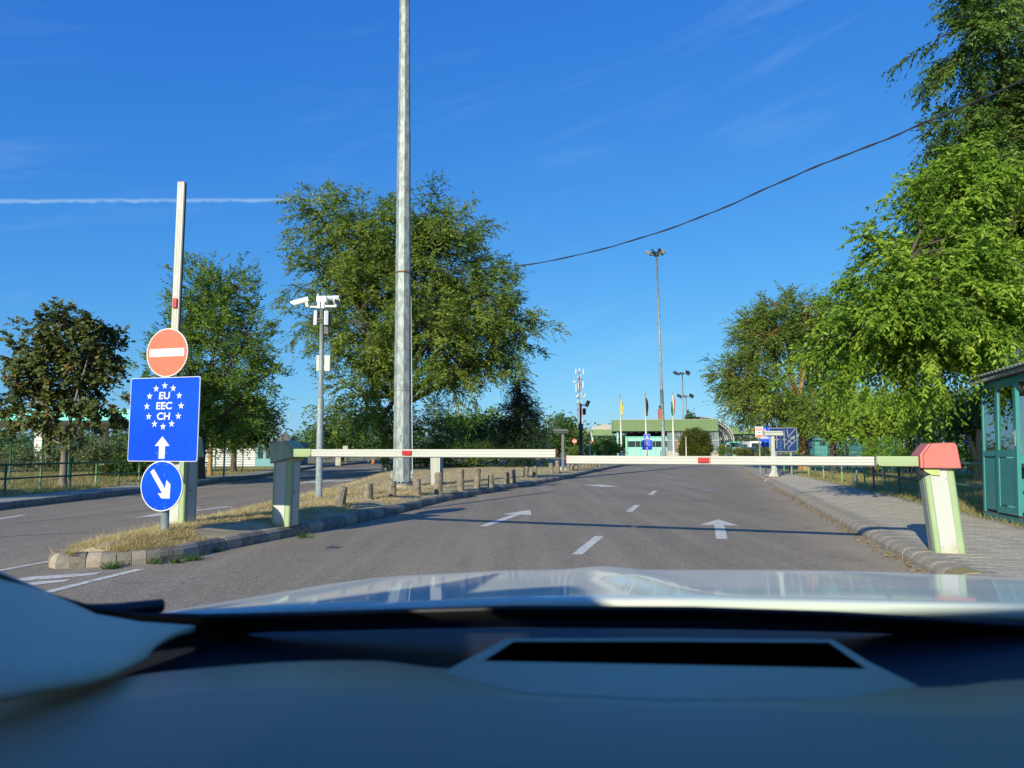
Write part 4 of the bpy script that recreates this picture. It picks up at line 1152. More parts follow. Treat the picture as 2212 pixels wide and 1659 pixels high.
# ------------------------------------------------------------------ T posts
def tpost(label, px, pybase, z, hx0, hx1, hy0, hy1, postw, white=True):
    x, y = gp(px, pybase, z)
    t = thing('detector_post', label, 'post', (x, y, z), 0, 'T shaped posts beside the lanes')
    top = zz(hy1, y) - z; s = y / FPX
    m_ = mt['white_dirty'] if white else mt['post_grey']
    q = MB(); q.box(0, 0, top / 2, postw, postw, top); q.build('post', m_, t, rz=0, bevel=.01)
    hw = (hx1 - hx0) * s; hc = ((hx0 + hx1) / 2 - px) * s; hh_ = (hy1 - hy0) * s
    q = MB(); q.box(hc, 0, top + hh_ * .32, hw, .3, hh_ * .6); q.build('head', mt['white_dirty'] if white else mt['dark'], t, bevel=.01)
    q = MB(); q.box(hc - .02, 0, top + hh_ * .82, hw * .97, .33, hh_ * .32); q.build('lid', m_, t, bevel=.008)
    for sgn in (-1, 1):
        q = MB(); q.plate([(sgn * postw * .5, .0), (sgn * .19, 0), (sgn * .19, .03), (sgn * postw * .5, .26)][::sgn], -.012, .012); q.build('foot_gusset', mt['white_dirty'], t)
    q = MB(); q.box(0, 0, .012, .42, .3, .024); q.build('foot_plate', mt['rust'] if white else mt['white_dirty'], t)
tpost('white T shaped detector post on the right footpath', 1671, 1031, .13, 1653, 1692, 931, 941, .13)
tpost('grey T shaped detector post on the island near the last bollards', 1216, 1018.5, .15, 1196, 1228.5, 927.5, 937, .13, False)

# ------------------------------------------------------------------ booth on the right
A = gp(2125, 1116, .13)
bo = thing('guard_booth', 'teal metal guard booth with glazed door at the right edge', 'booth', (A[0], A[1], .128), 0)
bo.rotation_euler = (0, R(2.0), 0)
# local frame: +a runs towards the camera along the road face, normal faces the road
BA = math.atan2(-math.cos(RA), -math.sin(RA))
def bl(name, mat, a0, a1, z0, z1, d0, d1, bev=.003, par=bo, label=None):
    q = MB(); q.box((a0 + a1) / 2, (d0 + d1) / 2, (z0 + z1) / 2, a1 - a0, d1 - d0, z1 - z0)
    o = q.build(name, mat, par, (0, 0, 0) if par is bo else (0, 0, 0), BA if par is bo else 0, bevel=bev)
    if label: o['label'] = label
    return o
# with this rotation local +y points away from the road face? (x = towards camera, y = right-hand normal)
BW, BH = 2.05, 2.12
D = 1
bl('base_frame', mt['teal_dark'], -.02, BW, 0, .09, 0, 1.6)
bl('floor_plate', mt['rust'], -.03, BW, .09, .10, -.0, 1.6)
bl('corner_post', mt['teal'], 0, .06, .10, BH, 0, .06)
bl('corner_post', mt['teal'], 0, .06, .10, BH, 1.5, 1.56)
bl('mullion', mt['teal'], .56, .63, .10, BH, -.005, .06)
bl('corner_post', mt['teal'], BW - .06, BW, .10, BH, 0, .06)
bl('middle_rail', mt['teal'], .06, .56, .96, 1.04, .0, .05)
bl('top_rail', mt['teal'], .06, BW - .06, BH - .10, BH, .0, .05)
bl('lower_panel', mt['teal'], .085, .535, .14, .93, .012, .03)
bl('window_pane', mt['pane'], .06, .56, 1.04, BH - .10, .02, .026, 0)
bl('far_wall', mt['teal'], .0, .02, .10, 1.0, .06, 1.5)
bl('far_window', mt['pane'], .006, .012, 1.0, BH - .1, .06, 1.5, 0)
bl('rear_wall', mt['teal_dark'], .02, BW, .10, 1.0, 1.54, 1.56)
bl('rear_window', mt['pane'], .02, BW, 1.0, BH - .1, 1.545, 1.55, 0)
bl('interior_cupboard', mt['mint_pale'], .05, .5, 1.0, 1.75, 1.1, 1.45)
bl('interior_desk', mt['stone_pale'], .05, .5, .80, .86, .3, 1.4)
bl('interior_blind', mt['board'], 1.2, 1.95, 1.5, BH - .1, 1.4, 1.42)
dr_ = bl('door', mt['teal'], .63, .72, .12, BH - .02, -.02, .03)
def dl_(name, mat, a0, a1, z0, z1, d0, d1, bev=.002):
    q = MB(); q.box((a0 + a1) / 2, (d0 + d1) / 2, (z0 + z1) / 2, a1 - a0, d1 - d0, z1 - z0); return q.build(name, mat, dr_, bevel=bev)
dl_('stile', mt['teal'], 1.28, 1.38, .12, BH - .02, -.02, .03)
dl_('rail', mt['teal'], .72, 1.28, .12, .22, -.02, .03); dl_('rail', mt['teal'], .72, 1.28, .95, 1.05, -.02, .03); dl_('rail', mt['teal'], .72, 1.28, BH - .14, BH - .02, -.02, .03)
dl_('door_panel', mt['teal'], .74, 1.26, .24, .93, -.008, .01); dl_('door_glass', mt['pane'], .72, 1.28, 1.05, BH - .14, .0, .006, 0)
dl_('handle', mt['galv'], 1.24, 1.36, 1.27, 1.29, -.06, -.045); dl_('lock_plate', mt['galv'], 1.31, 1.35, 1.10, 1.33, -.03, -.02)
q = MB()
for i in range(34):
    q.box(-.12 + i * .07, .78, BH + .075 + (.012 if i % 2 else 0), .07, 1.9, .02)
q.build('corrugated_roof', mt['galv_rough'], bo, rz=BA, kind='stuff')
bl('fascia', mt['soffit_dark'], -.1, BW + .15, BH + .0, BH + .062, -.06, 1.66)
q = MB(); q.tube([(-.11, -.10, BH + .02), (BW + .2, -.10, BH + .035)], .035, 10); q.build('gutter', mt['galv'], bo, rz=BA)

# ------------------------------------------------------------------ railings and fences
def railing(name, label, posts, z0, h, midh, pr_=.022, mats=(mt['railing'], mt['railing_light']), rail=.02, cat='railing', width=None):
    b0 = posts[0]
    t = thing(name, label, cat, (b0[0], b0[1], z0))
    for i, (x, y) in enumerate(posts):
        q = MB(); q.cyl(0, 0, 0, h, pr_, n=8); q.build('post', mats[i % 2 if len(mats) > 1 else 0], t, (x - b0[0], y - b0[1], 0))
    for zz_, nm in ((h, 'top_rail'), (midh, 'middle_rail')):
        q = MB(); q.tube([(x - b0[0], y - b0[1], zz_) for x, y in posts], rail, 8); q.build(nm, mats[0], t)
    return t
def rlx(y): return 5.55 + .222 * y
rp = [(rlx(y), y) for y in (10.9, 12.6, 14.3, 16.0, 17.4, 18.6, 19.6, 20.5, 21.8, 23.2, 24.6, 26.0, 27.4, 28.8, 30.2, 31.8, 33.4, 35)]
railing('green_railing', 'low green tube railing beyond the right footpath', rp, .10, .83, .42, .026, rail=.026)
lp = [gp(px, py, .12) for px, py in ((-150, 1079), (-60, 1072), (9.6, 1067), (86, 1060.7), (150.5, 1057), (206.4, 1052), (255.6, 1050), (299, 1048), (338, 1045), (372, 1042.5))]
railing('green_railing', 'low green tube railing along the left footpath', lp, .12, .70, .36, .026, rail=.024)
# litter bin hooked on the railing
x, y = rlx(20.8) - .05, 20.8
lb = thing('litter_bin', 'dark green litter bin standing at the right railing', 'bin', (x, y, .1))
q = MB(); q.tube([(0, 0, .60), (0, 0, .82)], [.17, .19], 18); q.build('bin_body', mt['mesh_green'], lb)
q = MB(); q.tube([(0, 0, .78), (0, 0, .86), (0, 0, .91)], [.215, .215, .15], 18); q.build('bin_lid', mt['railing'], lb)
q = MB(); q.cyl(0, .2, 0, .9, .025); q.build('bin_post', mt['galv'], lb)

def mesh_fence(name, label, posts, z0, h, pitch=.06, hp=.2, wire=.004, mat=None, postr=.03, rails=False):
    mat = mat or mt['mesh_green']
    b0 = posts[0]; t = thing(name, label, 'fence', (b0[0], b0[1], z0))
    for (x, y) in posts:
        q = MB(); q.cyl(0, 0, 0, h + .06, postr, n=6); q.build('fence_post', mat, t, (x - b0[0], y - b0[1], 0))
    for a, b in zip(posts[:-1], posts[1:]):
        d = math.dist(a, b); n = max(2, int(d / pitch)); q = MB(); an = math.atan2(b[1] - a[1], b[0] - a[0])
        w = wire * 2
        for i in range(n + 1):
            x = a[0] + (b[0] - a[0]) * i / n - b0[0]; y = a[1] + (b[1] - a[1]) * i / n - b0[1]
            q.add([(x - w / 2 * math.cos(an), y - w / 2 * math.sin(an), .02), (x + w / 2 * math.cos(an), y + w / 2 * math.sin(an), .02), (x + w / 2 * math.cos(an), y + w / 2 * math.sin(an), h), (x - w / 2 * math.cos(an), y - w / 2 * math.sin(an), h)], [(0, 1, 2, 3)])
        k = int(h / hp)
        for i in range(k + 1):
            z = .03 + (h - .05) * i / k
            q.box((a[0] + b[0]) / 2 - b0[0], (a[1] + b[1]) / 2 - b0[1], z, d, w, w, an)
        q.build('mesh_panel', mat, t, kind='stuff')
    return t
fps = [gp(px, py, .12) for px, py in ((-150, 1066), (-60, 1056), (19, 1047.5), (88, 1040), (147, 1033), (201.6, 1027), (249, 1023.5), (300, 1021), (350, 1020), (405, 1020), (464, 1019.5), (524, 1016)) ]
mesh_fence('wire_fence', 'green welded wire fence behind the olive maple and lawn', fps, .11, 1.4)
fpf_ = [(-13.8, 45), (-14.2, 52), (-14.4, 60), (-13.8, 68), (-12.5, 76), (-10, 84)]
mesh_fence('wire_fence', 'distant green wire fence beside the bend of the left road', fpf_, .11, 1.6, .15, .3, .01)
fr = [pt(px, 990, Y)[:2] for px, Y in ((1745, 44), (1790, 42), (1830, 40), (1870, 38.5), (1905, 37), (1936, 36), (1975, 35))]
mesh_fence('wire_fence', 'tall dark mesh fence under the trees beyond the right railing', fr, .1, 2.6, .12, .25, .007, mt['mesh_green'], .04)
# green framed gate
gt = thing('mesh_gate', 'pale green framed mesh gate left of the booth', 'gate', (*pt(1985, 990, 34)[:2], .1))
gw = pt(2135, 990, 34)[0] - pt(1985, 990, 34)[0]
z1, z2, z3 = zz(942, 34) - .1, zz(966, 34) - .1, .3
for i in range(3):
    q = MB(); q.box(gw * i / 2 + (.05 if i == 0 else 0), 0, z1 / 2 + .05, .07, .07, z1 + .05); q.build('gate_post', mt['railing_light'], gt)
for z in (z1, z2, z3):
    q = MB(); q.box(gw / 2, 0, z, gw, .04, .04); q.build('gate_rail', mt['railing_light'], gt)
q = MB()
for i in range(int(gw / .09)): q.box(i * .09, 0, z1 / 2 + .1, .008, .008, z1 - .3)
for i in range(8): q.box(gw / 2, 0, .4 + i * (z1 - .5) / 8, gw, .008, .008)
q.build('mesh_panel', mt['railing'], gt, kind='stuff')
# leaning braces and thin pole by the fence
t = thing('brace_poles', 'dark A shaped brace poles beyond the right railing', 'brace', (*pt(1967, 990, 30)[:2], .1))
for (xa, ya, xb, yb) in ((1961, 979, 1967, 948), (1969.5, 978, 1967, 948), (1992, 965, 1968, 948)):
    a = pt(xa, ya, 30); b = pt(xb, yb, 30); o0 = t.location
    q = MB(); q.tube([(a[0] - o0.x, 0, a[2] - .1), (b[0] - o0.x, 0, b[2] - .1)], .035, 6)
    if ya > 970: q.tube([(a[0] - o0.x - .05, 0, 0), (a[0] - o0.x, 0, a[2] - .1)], .035, 6)
    q.build('brace', mt['dark'], t)

# ------------------------------------------------------------------ street signs farther away
def pole_sign(name, label, cat, px, Y, face, py0, py1, zbase=.12, r_=.03, rz=RZ, pole=True):
    """face(t, s): adds the plates; t sits at sign centre"""
    p = pt(px, (py0 + py1) / 2, Y)
    t = thing(name, label, cat, (p[0], Y, zbase), rz)
    if pole: q = MB(); q.cyl(0, .04, 0, zz(py0, Y) - zbase, r_, n=8); q.build('pole', mt['galv'], t)
    return t, p[2] - zbase, Y / FPX
def plate(t, name, mat, poly, z, y=-.01, th=.008, x=0): q = MB(); q.plate(poly, y - th / 2, y + th / 2); return q.build(name, mat, t, (x, 0, z))
# ped crossing + EU sign in the middle distance
YS = 66
t, zc_, s_ = pole_sign('lane_sign', 'small far blue EU lane sign topped by a pedestrian crossing panel', 'sign', 1398, YS, None, 938, 972)
zE = zz(961, YS) - .12; zP = zz(944, YS) - .12
plate(t, 'sign_rim', mt['sign_white'], rrect(.93, .93, .04), zE, -.02); plate(t, 'lane_panel', mt['blue'], rrect(.9, .9, .04), zE, -.032)
for i in range(12):
    a = 2 * math.pi * i / 12; plate(t, 'star', mt['sign_white'] if i % 3 else mt['coral'], star_poly(.055), zE + .14 + .25 * math.cos(a), -.042, x=.25 * math.sin(a))
for sn, dz in (('EU', .26), ('EEC', .14), ('CH', .02)): text(sn, .13, mt['sign_white'], t, (0, -.042, zE + dz), .03)
sa_ = sign_arrow(t, (0, zE - .42), (0, zE - .18), .17, .1, .07, mt['sign_white'], y=-.045, th=.006)
plate(t, 'crossing_rim', mt['sign_white'], rrect(.57, .52, .03), zP, -.02); plate(t, 'crossing_panel', mt['blue'], rrect(.53, .48, .03), zP, -.032)
plate(t, 'crossing_triangle', mt['sign_white'], [(-.19, -.17), (.19, -.17), (0, .17)], zP, -.042)
def walker(t, z, x, s, mat, y=-.052):
    plate(t, 'pedestrian_symbol', mat, [(-.3 * s, -.5 * s), (-.12 * s, -.5 * s), (0, -.1 * s), (.14 * s, -.5 * s), (.3 * s, -.5 * s), (.1 * s, .05 * s), (.22 * s, .0), (.1 * s, .3 * s), (-.06 * s, .3 * s), (-.25 * s, .02 * s), (-.05 * s, .1 * s)], z, y, .006, x)
    plate(t, 'pedestrian_head', mat, disc_poly(.1 * s, 8), z + .42 * s, y, .006, x)
walker(t, zP - .04, 0, .22, mt['black'])
# red and white notice
YN = 30
t, zc_, s_ = pole_sign('notice_board', 'white notice with red print bands on a thin post by the vans', 'sign', 1640, YN, None, 921.6, 945)
hN = zz(921.6, YN) - zz(945, YN); wN = 16.5 * YN / FPX
plate(t, 'panel', mt['sign_white'], rrect(wN, hN, .02), zc_, -.02)
plate(t, 'red_band', mt['coral_sign'], rrect(wN * .92, hN * .16, .01), zc_ - hN * .38, -.028)
for k, sn in enumerate(('STOP', 'CONTROL')): text(sn, .11, mt['red'], t, (0, -.03, zc_ + hN * (.34 - .15 * k)), .02)
plate(t, 'emblem_ring', mt['dark'], disc_poly(.1, 16), zc_ - .03, -.028); plate(t, 'emblem_field', mt['sign_white'], disc_poly(.083, 16), zc_ - .03, -.035); plate(t, 'emblem_symbol', mt['dark'], rrect(.1, .035, .01), zc_ - .03, -.043)
# all passports
YA = 31.5
t, zc_, s_ = pole_sign('lane_sign', 'blue ALL PASSPORTS lane sign behind the white T post', 'sign', 1653, YA, None, 938, 965)
hA = zz(938, YA) - zz(965, YA); wA = 18 * YA / FPX
plate(t, 'passport_panel', mt['blue'], rrect(wA, hA, .03), zc_, -.02)
text('ALL', .13, mt['sign_white'], t, (0, -.03, zc_ + hA * .34), .02); text('PASSPORTS', .118, mt['sign_white'], t, (0, -.03, zc_ + hA * .18), .02, sx=.72)
sign_arrow(t, (0, zc_ - hA * .42), (0, zc_ - hA * .02), .14, .1, .05, mt['sign_grey'], y=-.03, th=.006)
zP2 = zz(932.5, YA) - .12
plate(t, 'crossing_panel', mt['blue'], rrect(.42, .38, .02), zP2, -.02); plate(t, 'crossing_triangle', mt['sign_white'], [(-.14, -.14), (.14, -.14), (0, .14)], zP2, -.03)
walker(t, zP2 - .03, 0, .18, mt['black'], -.038)
# lane direction board
YD = 30
t = thing('direction_board', 'big shade-darkened blue lane arrow board partly under leaves beside the trunk', 'sign', (*pt(1693, 990, YD)[:2], .1), RZ)
zt_, zb_2 = zz(923.7, YD) - .1, zz(975.5, YD) - .1; hD = zt_ - zb_2; wD = 57 * YD / FPX; zD = (zt_ + zb_2) / 2
for xo in (-.3, .3): q = MB(); q.cyl(xo, .04, 0, zt_, .035, n=8); q.build('pole', mt['galv'], t)
plate(t, 'rim', mt['sign_grey'], rrect(wD, hD, .05), zD, -.01); plate(t, 'panel', mt['blue_shaded'], rrect(wD - .05, hD - .05, .05), zD, -.02)
def bw(x0, z0, x1, z1, w=.03, mat=mt['sign_grey'], nm='lane_stroke'):
    a = Vector((x0 * wD / 2, zD + z0 * hD / 2)); b = Vector((x1 * wD / 2, zD + z1 * hD / 2)); d = (b - a).normalized(); n_ = Vector((-d.y, d.x)) * w / 2
    q = MB(); q.plate([(a + n_)[:], (b + n_)[:], (b - n_)[:], (a - n_)[:]], -.032, -.026); return q.build(nm, mat, t)
bw(-.46, -.75, -.46, .7); bw(-.62, 0, -.32, 0, .05)
for k in range(6): bw(-.2, -.85 + k * .27, -.2, -.72 + k * .27, .02)
bw(.08, -.75, .08, .75); bw(-.04, 0, .22, 0, .05); bw(.08, -.55, .62, .1); bw(.34, -.05, .62, -.3, .04); bw(.34, -.85, .34, -.68); bw(.34, -.68, .9, -.02)
bw(.3, .85, .36, .2); bw(.36, .2, .88, .88)
q = MB(); q.plate([(.42 * wD / 2, zD + .12 * hD / 2), (.78 * wD / 2, zD - .0 * hD / 2), (.86 * wD / 2, zD + .34 * hD / 2)], -.032, -.026); q.build('arrow_head', mt['sign_grey'], t)
# small signs under the trees on the right
t, zc_, s_ = pole_sign('parking_sign', 'blue P parking sign right of the orange barked tree', 'sign', 1749, 42, None, 943, 965, rz=0)
zP3 = zz(949, 42) - .12
plate(t, 'panel', mt['blue'], rrect(.3, .36, .02), zP3, -.02); text('P', .3, mt['sign_white'], t, (0, -.03, zP3), .03)
for k in range(2): plate(t, 'sub_panel', mt['sign_white'], rrect(.28, .16, .01), zP3 - .30 - .19 * k, -.02)
plate(t, 'car_symbol', mt['dark'], rrect(.2, .06, .01), zP3 - .49, -.03)
t, zc_, s_ = pole_sign('mandatory_sign', 'round shade-darkened blue double arrow sign among the trunks on the right', 'sign', 1863.5, 36, None, 947, 962, rz=0)
plate(t, 'panel', mt['blue_shaded'], disc_poly(.18, 24), zc_, -.02)
sign_arrow(t, (0, zc_ + .03), (.13, zc_ - .05), .07, .05, .03, mt['sign_grey'], y=-.03, th=.006); sign_arrow(t, (0, zc_ + .03), (-.13, zc_ - .05), .07, .05, .03, mt['sign_grey'], y=-.03, th=.006)
t, zc_, s_ = pole_sign('crossing_sign', 'small square pedestrian crossing sign left of the green gate', 'sign', 1976, 38, None, 943, 953, rz=0)
plate(t, 'panel', mt['blue'], rrect(.28, .26, .02), zc_, -.02); plate(t, 'triangle', mt['sign_white'], [(-.1, -.09), (.1, -.09), (0, .1)], zc_, -.03); walker(t, zc_ - .02, 0, .12, mt['black'], -.038)
t, zc_, s_ = pole_sign('one_way_sign', 'round blue right arrow sign under a yield triangle by the booth', 'sign', 2088, 30, None, 936, 959, rz=0)
zR = zz(953.7, 30) - .12; zY = zz(941, 30) - .12
plate(t, 'arrow_disc', mt['blue'], disc_poly(.125, 24), zR, -.02); sign_arrow(t, (-.08, zR), (.085, zR), .08, .06, .03, mt['sign_white'], y=-.03, th=.006)
plate(t, 'yield_rim', mt['coral_sign'], [(-.165, .11), (0, -.13), (.165, .11)], zY, -.02); plate(t, 'yield_field', mt['sign_white'], [(-.1, .075), (0, -.07), (.1, .075)], zY, -.03)
# grey sign post on the left verge and small signs beyond the left bend
x, y = gp(483, 1032, .12)
t = thing('sign_post', 'thin grey sign post edge on between the left trees', 'post', (x, y, .12)); q = MB(); q.cyl(0, 0, 0, zz(930, y) - .12, .035, n=8); q.build('pole', mt['galv'], t); q = MB(); q.box(0, -.05, zz(935, y) - .12, .05, .5, .5); q.build('sign_edge', mt['sign_back'], t)
t, zc_, s_ = pole_sign('road_sign', 'grey back of a rectangular sign beside the left bend', 'sign', 746, 52, None, 963, 978, rz=0)
plate(t, 'panel', mt['sign_back'], rrect(.36, .5, .02), zc_, -.02)
t, zc_, s_ = pole_sign('road_sign', 'small square sign with dark frame beyond the left bend', 'sign', 795.5, 56, None, 966, 979, rz=0)
plate(t, 'panel', mt['sign_white'], rrect(.4, .38, .02), zc_, -.02); plate(t, 'frame', mt['dark'], rrect(.2, .2, .02), zc_, -.03)
x, y = gp(731, 1005, .12)
o = tag(MB().box(0, 0, .55, .34, .3, 1.1).build('concrete_pillar', mt['stone_pale'], None, (x, y, .1)), 'short pale pillar beside the left bend', 'pillar')
o = MB(); o.tube([(0, 0, 0), (0, 0, .02), (0, 0, .021), (0, 0, .4)], [.2, .2, .13, .03], 12); x, y = gp(806, 1001, .12); tag(o.build('traffic_cone', mt['orange'], None, (x, y, .12)), 'little orange cone by the far left bend', 'cone')
# no-entry signs near the left canopy
for px, py, Y, lab in ((1241, 953, 80, 'far left no entry disc below the left canopy'), (1279, 957, 80, 'far right no entry disc above the spreading shrub')):
    t, zc_, s_ = pole_sign('no_entry_sign', lab, 'sign', px, Y, None, py - 3, py + 3, zbase=0, rz=0)
    plate(t, 'panel', mt['coral_sign'], disc_poly(.27, 24), zc_, -.02); plate(t, 'bar', mt['sign_white'], rrect(.42, .09, .005), zc_, -.03)
# dark camera pole before the lattice tower
Y = 62; p = pt(1255, 985, Y)
t = thing('dark_pole', 'dark grey pole with a black camera in front of the lattice tower', 'pole', (p[0], Y, 0))
q = MB(); q.cyl(0, 0, 0, zz(925, Y), .14, .13, 10); q.cyl(0, 0, zz(925, Y), zz(872, Y), .09, .08, 10); q.build('pole', mt['dark'], t)
q = MB(); q.box(.32, -.05, zz(889, Y), .25, .25, .55); q.build('cabinet', mt['black'], t)
q = MB(); q.tube([(0, 0, zz(876, Y)), (.55, 0, zz(874, Y))], .05, 6); q.build('arm', mt['dark'], t)
q = MB(); q.tube([(.5, 0, zz(878, Y)), (.72, 0, zz(866, Y))], .16, 10); q.build('camera_head', mt['black'], t)
q = MB(); q.box(0, 0, zz(921, Y), .4, .3, .45); q.build('control_box', mt['dark'], t)
for (pa, pb, Y, lab) in (((1031 / 1, 983), (1031, 905), 0, ''),): pass
Y = 56
for px, y0, y1, lab in ((1043, 912, 985, 'short white pole in front of the green shrubs'), (1186, 907, 990, 'white marked pole beside the dark conifer'), (1274.5, 930, 985, 'slim light post left of the raised far barrier arm'), (1482.5, 942, 985, 'thin pale post left of the bronze bush')):
    p = pt(px, 985, Y); q = MB(); q.cyl(0, 0, 0, zz(y0, Y), .06 if px < 1200 else .045, n=8)
    tag(q.build('white_pole', mt['white'], None, (p[0], Y, 0)), lab, 'pole')
Y = 84; a = pt(1274, 922, Y); b = pt(1284, 967, Y)
t = thing('raised_barrier', 'far raised white barrier arm slanting below the left canopy', 'barrier', (b[0], Y, 0)); q = MB(); q.tube([(0, 0, b[2]), (a[0] - b[0], 0, a[2])], .1, 6); q.build('arm', mt['white'], t); q = MB(); q.box(0, 0, .55, .35, .35, 1.1); q.build('housing', mt['mint'], t)

# ------------------------------------------------------------------ far buildings
def bxp(name, mat, par, px0_, px1_, py0, py1, Y, depth, org, bev=0, kind=None, rx=0):
    a = pt(px0_, py0, Y); b = pt(px1_, py1, Y)
    q = MB(); q.box((a[0] + b[0]) / 2 - org[0], Y - org[1] + depth / 2, (a[2] + b[2]) / 2 - org[2], abs(b[0] - a[0]), depth, abs(a[2] - b[2]))
    return q.build(name, mat, par, bevel=bev, kind=kind)
Y = 85; org = (pt(1323, 985, Y)[0], Y, 0)
mbld = thing('border_building', 'central border building with ribbed olive green fascia and glazed hall', 'building', org, R(-7.5))
bxp('roof_band', mt['fascia'], mbld, 1323, 1545, 907, 931.5, Y, 14, org)
q = MB(); a = pt(1323, 907, Y); b = pt(1545, 931.5, Y)
n = 74
for i in range(n): q.box(a[0] - org[0] + (b[0] - a[0]) * (i + .5) / n, -.03, (a[2] + b[2]) / 2, (b[0] - a[0]) / n * .45, .06, a[2] - b[2])
q.build('fascia_ribs', mt['fascia2'], mbld, kind='stuff')
bxp('roof_edge', mt['white_dirty'], mbld, 1322.5, 1545.5, 906.3, 907, Y - .08, .3, org)
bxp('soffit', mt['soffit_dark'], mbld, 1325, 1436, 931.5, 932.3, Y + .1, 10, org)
for i, px in enumerate((1329.5, 1333.5, 1344.5, 1388)):
    yy = (0, 0, 0, 4)[i]
bxp('column', mt['mint_pale'], mbld, 1331, 1335.5, 932, 987, Y + .4, .4, org); bxp('column', mt['mint_pale'], mbld, 1347, 1351, 932, 987, Y + 1.5, .4, org)
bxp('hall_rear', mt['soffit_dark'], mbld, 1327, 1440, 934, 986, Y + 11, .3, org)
# soffit lamps
lm = MB(); lm.cyl(0, 0, 0, .12, .1, .1, 8); lm = lm.mesh('soffit_lamp', mt['white'])
for i in range(10):
    share('soffit_lamp', lm, mbld, (1.3 + (i % 5) * 1.0, 1.0 + (i // 5) * 2.6, zz(932.5, Y) - .14))
# teal kiosk
kx0, kx1 = 1352, 1436
kio = bxp('kiosk_wall', mt['mint_pale'], mbld, kx0, kx1, 966, 987, Y + 1.2, 3, org)
bxp('kiosk_head', mt['mint_pale'], mbld, kx0, kx1, 944, 953, Y + 1.2, 3, org)
bxp('kiosk_glass', mt['glass_dark'], mbld, kx0 + 1, kx1, 953, 966, Y + 1.3, 2.8, org)
for px in (1352.6, 1369, 1379.5, 1411, 1424):
    bxp('kiosk_mullion', mt['mint'], mbld, px, px + 1.4, 944, 987, Y + 1.12, .1, org)
bxp('kiosk_rail', mt['mint'], mbld, kx0, kx1, 943, 944.5, Y + 1.1, .1, org)
# glazed hall
bxp('plinth', mt['stone_pale'], mbld, 1437, 1545, 975, 987, Y + .3, 1.2, org)
cols = [1437, 1456, 1470, 1487, 1505, 1522, 1534, 1545]
for i in range(7):
    for j, (y0, y1) in enumerate(((932.5, 951), (952, 974.5))):
        mt_ = mt['curtain'] if (i, j) in ((1, 1),) else mt['glass_grey']
        bxp('window_pane', mt_, mbld, cols[i] + .8, cols[i + 1], y0, y1, Y + .38, .06, org)
for px in cols: bxp('window_mullion', mt['white'], mbld, px - .3, px + .6, 931.5, 975, Y + .26, .14, org)
for py in (931.5, 951, 974.5): bxp('window_transom', mt['white'], mbld, 1437, 1545.5, py, py + 1, Y + .24, .12, org)
bxp('rear_wall', mt['stone_pale'], mbld, 1437, 1500, 936, 985, Y + 12, .3, org)
# chimney
p = pt(1426, 907, Y + 8); t = thing('chimney', 'orange red brick chimney with metal cowl on the border building', 'chimney', (p[0], Y + 8, zz(907, Y)))
hch = zz(883.5, Y + 8) - zz(907, Y); q = MB(); q.box(0, 0, hch / 2, .42, .42, hch); q.build('stack', mt['brick'], t)
q = MB(); q.tube([(0, 0, hch), (0, 0, hch + .25), (0, 0, hch + .26), (0, 0, hch + .42), (0, 0, hch + .5)], [.1, .1, .17, .17, .03], 10); q.build('cowl', mt['dark'], t)
# canopies left and right
def canopy(label, px0_, px1_, py0, py1, Y, colpx, depth=12, mat='fascia'):
    org = (pt(px0_, 985, Y)[0], Y, 0); t = thing('lane_canopy', label, 'canopy', org, R(-4))
    bxp('fascia', mt[mat], t, px0_, px1_, py0, py1, Y, .25, org)
    bxp('roof_slab', mt['soffit'], t, px0_ + .5, px1_ - .5, py0 + 3, py1 - 1, Y + .25, depth, org)
    for k, c in enumerate(colpx): bxp('column', mt['mint_pale'], t, c, c + 2.6, py1, 986, Y + .6 + (k % 2) * 5, .35, org)
    return t, org
tc_, oc = canopy('low olive canopy left of the border building', 1214, 1324, 928, 941, 112, (1237.5, 1318), 14)
bxp('joint_strip', mt['cream'], tc_, 1233.5, 1234.5, 928, 941, 111.9, .1, oc)
q = MB(); q.plate([(0, 0), (8, 0), (6, .9), (3.2, 1.3), (1.2, .9)], 10, 11); q.build('curved_roof', mt['stone_pale'], tc_, (pt(1258, 930, 122)[0] - oc[0], 0, zz(928, 112) - .1))
q = MB(); q.plate([(0, 0), (4, 0), (2.4, .75), (1.2, .8)], 10, 11); q.build('roof_light', mt['stone_pale'], tc_, (pt(1203, 930, 122)[0] - oc[0], 0, zz(928, 112) - .1))
tr_, orr = canopy('olive lane canopy over the vans right of the border building', 1562, 1760, 923, 937.5, 104, (1566, 1640, 1700), 16)
bxp('flag_panel', mt['blue'], tr_, 1597, 1604.5, 923.5, 930, 103.9, .08, orr); bxp('flag_panel', mt['sign_white'], tr_, 1604.5, 1612, 923.5, 930, 103.9, .08, orr)
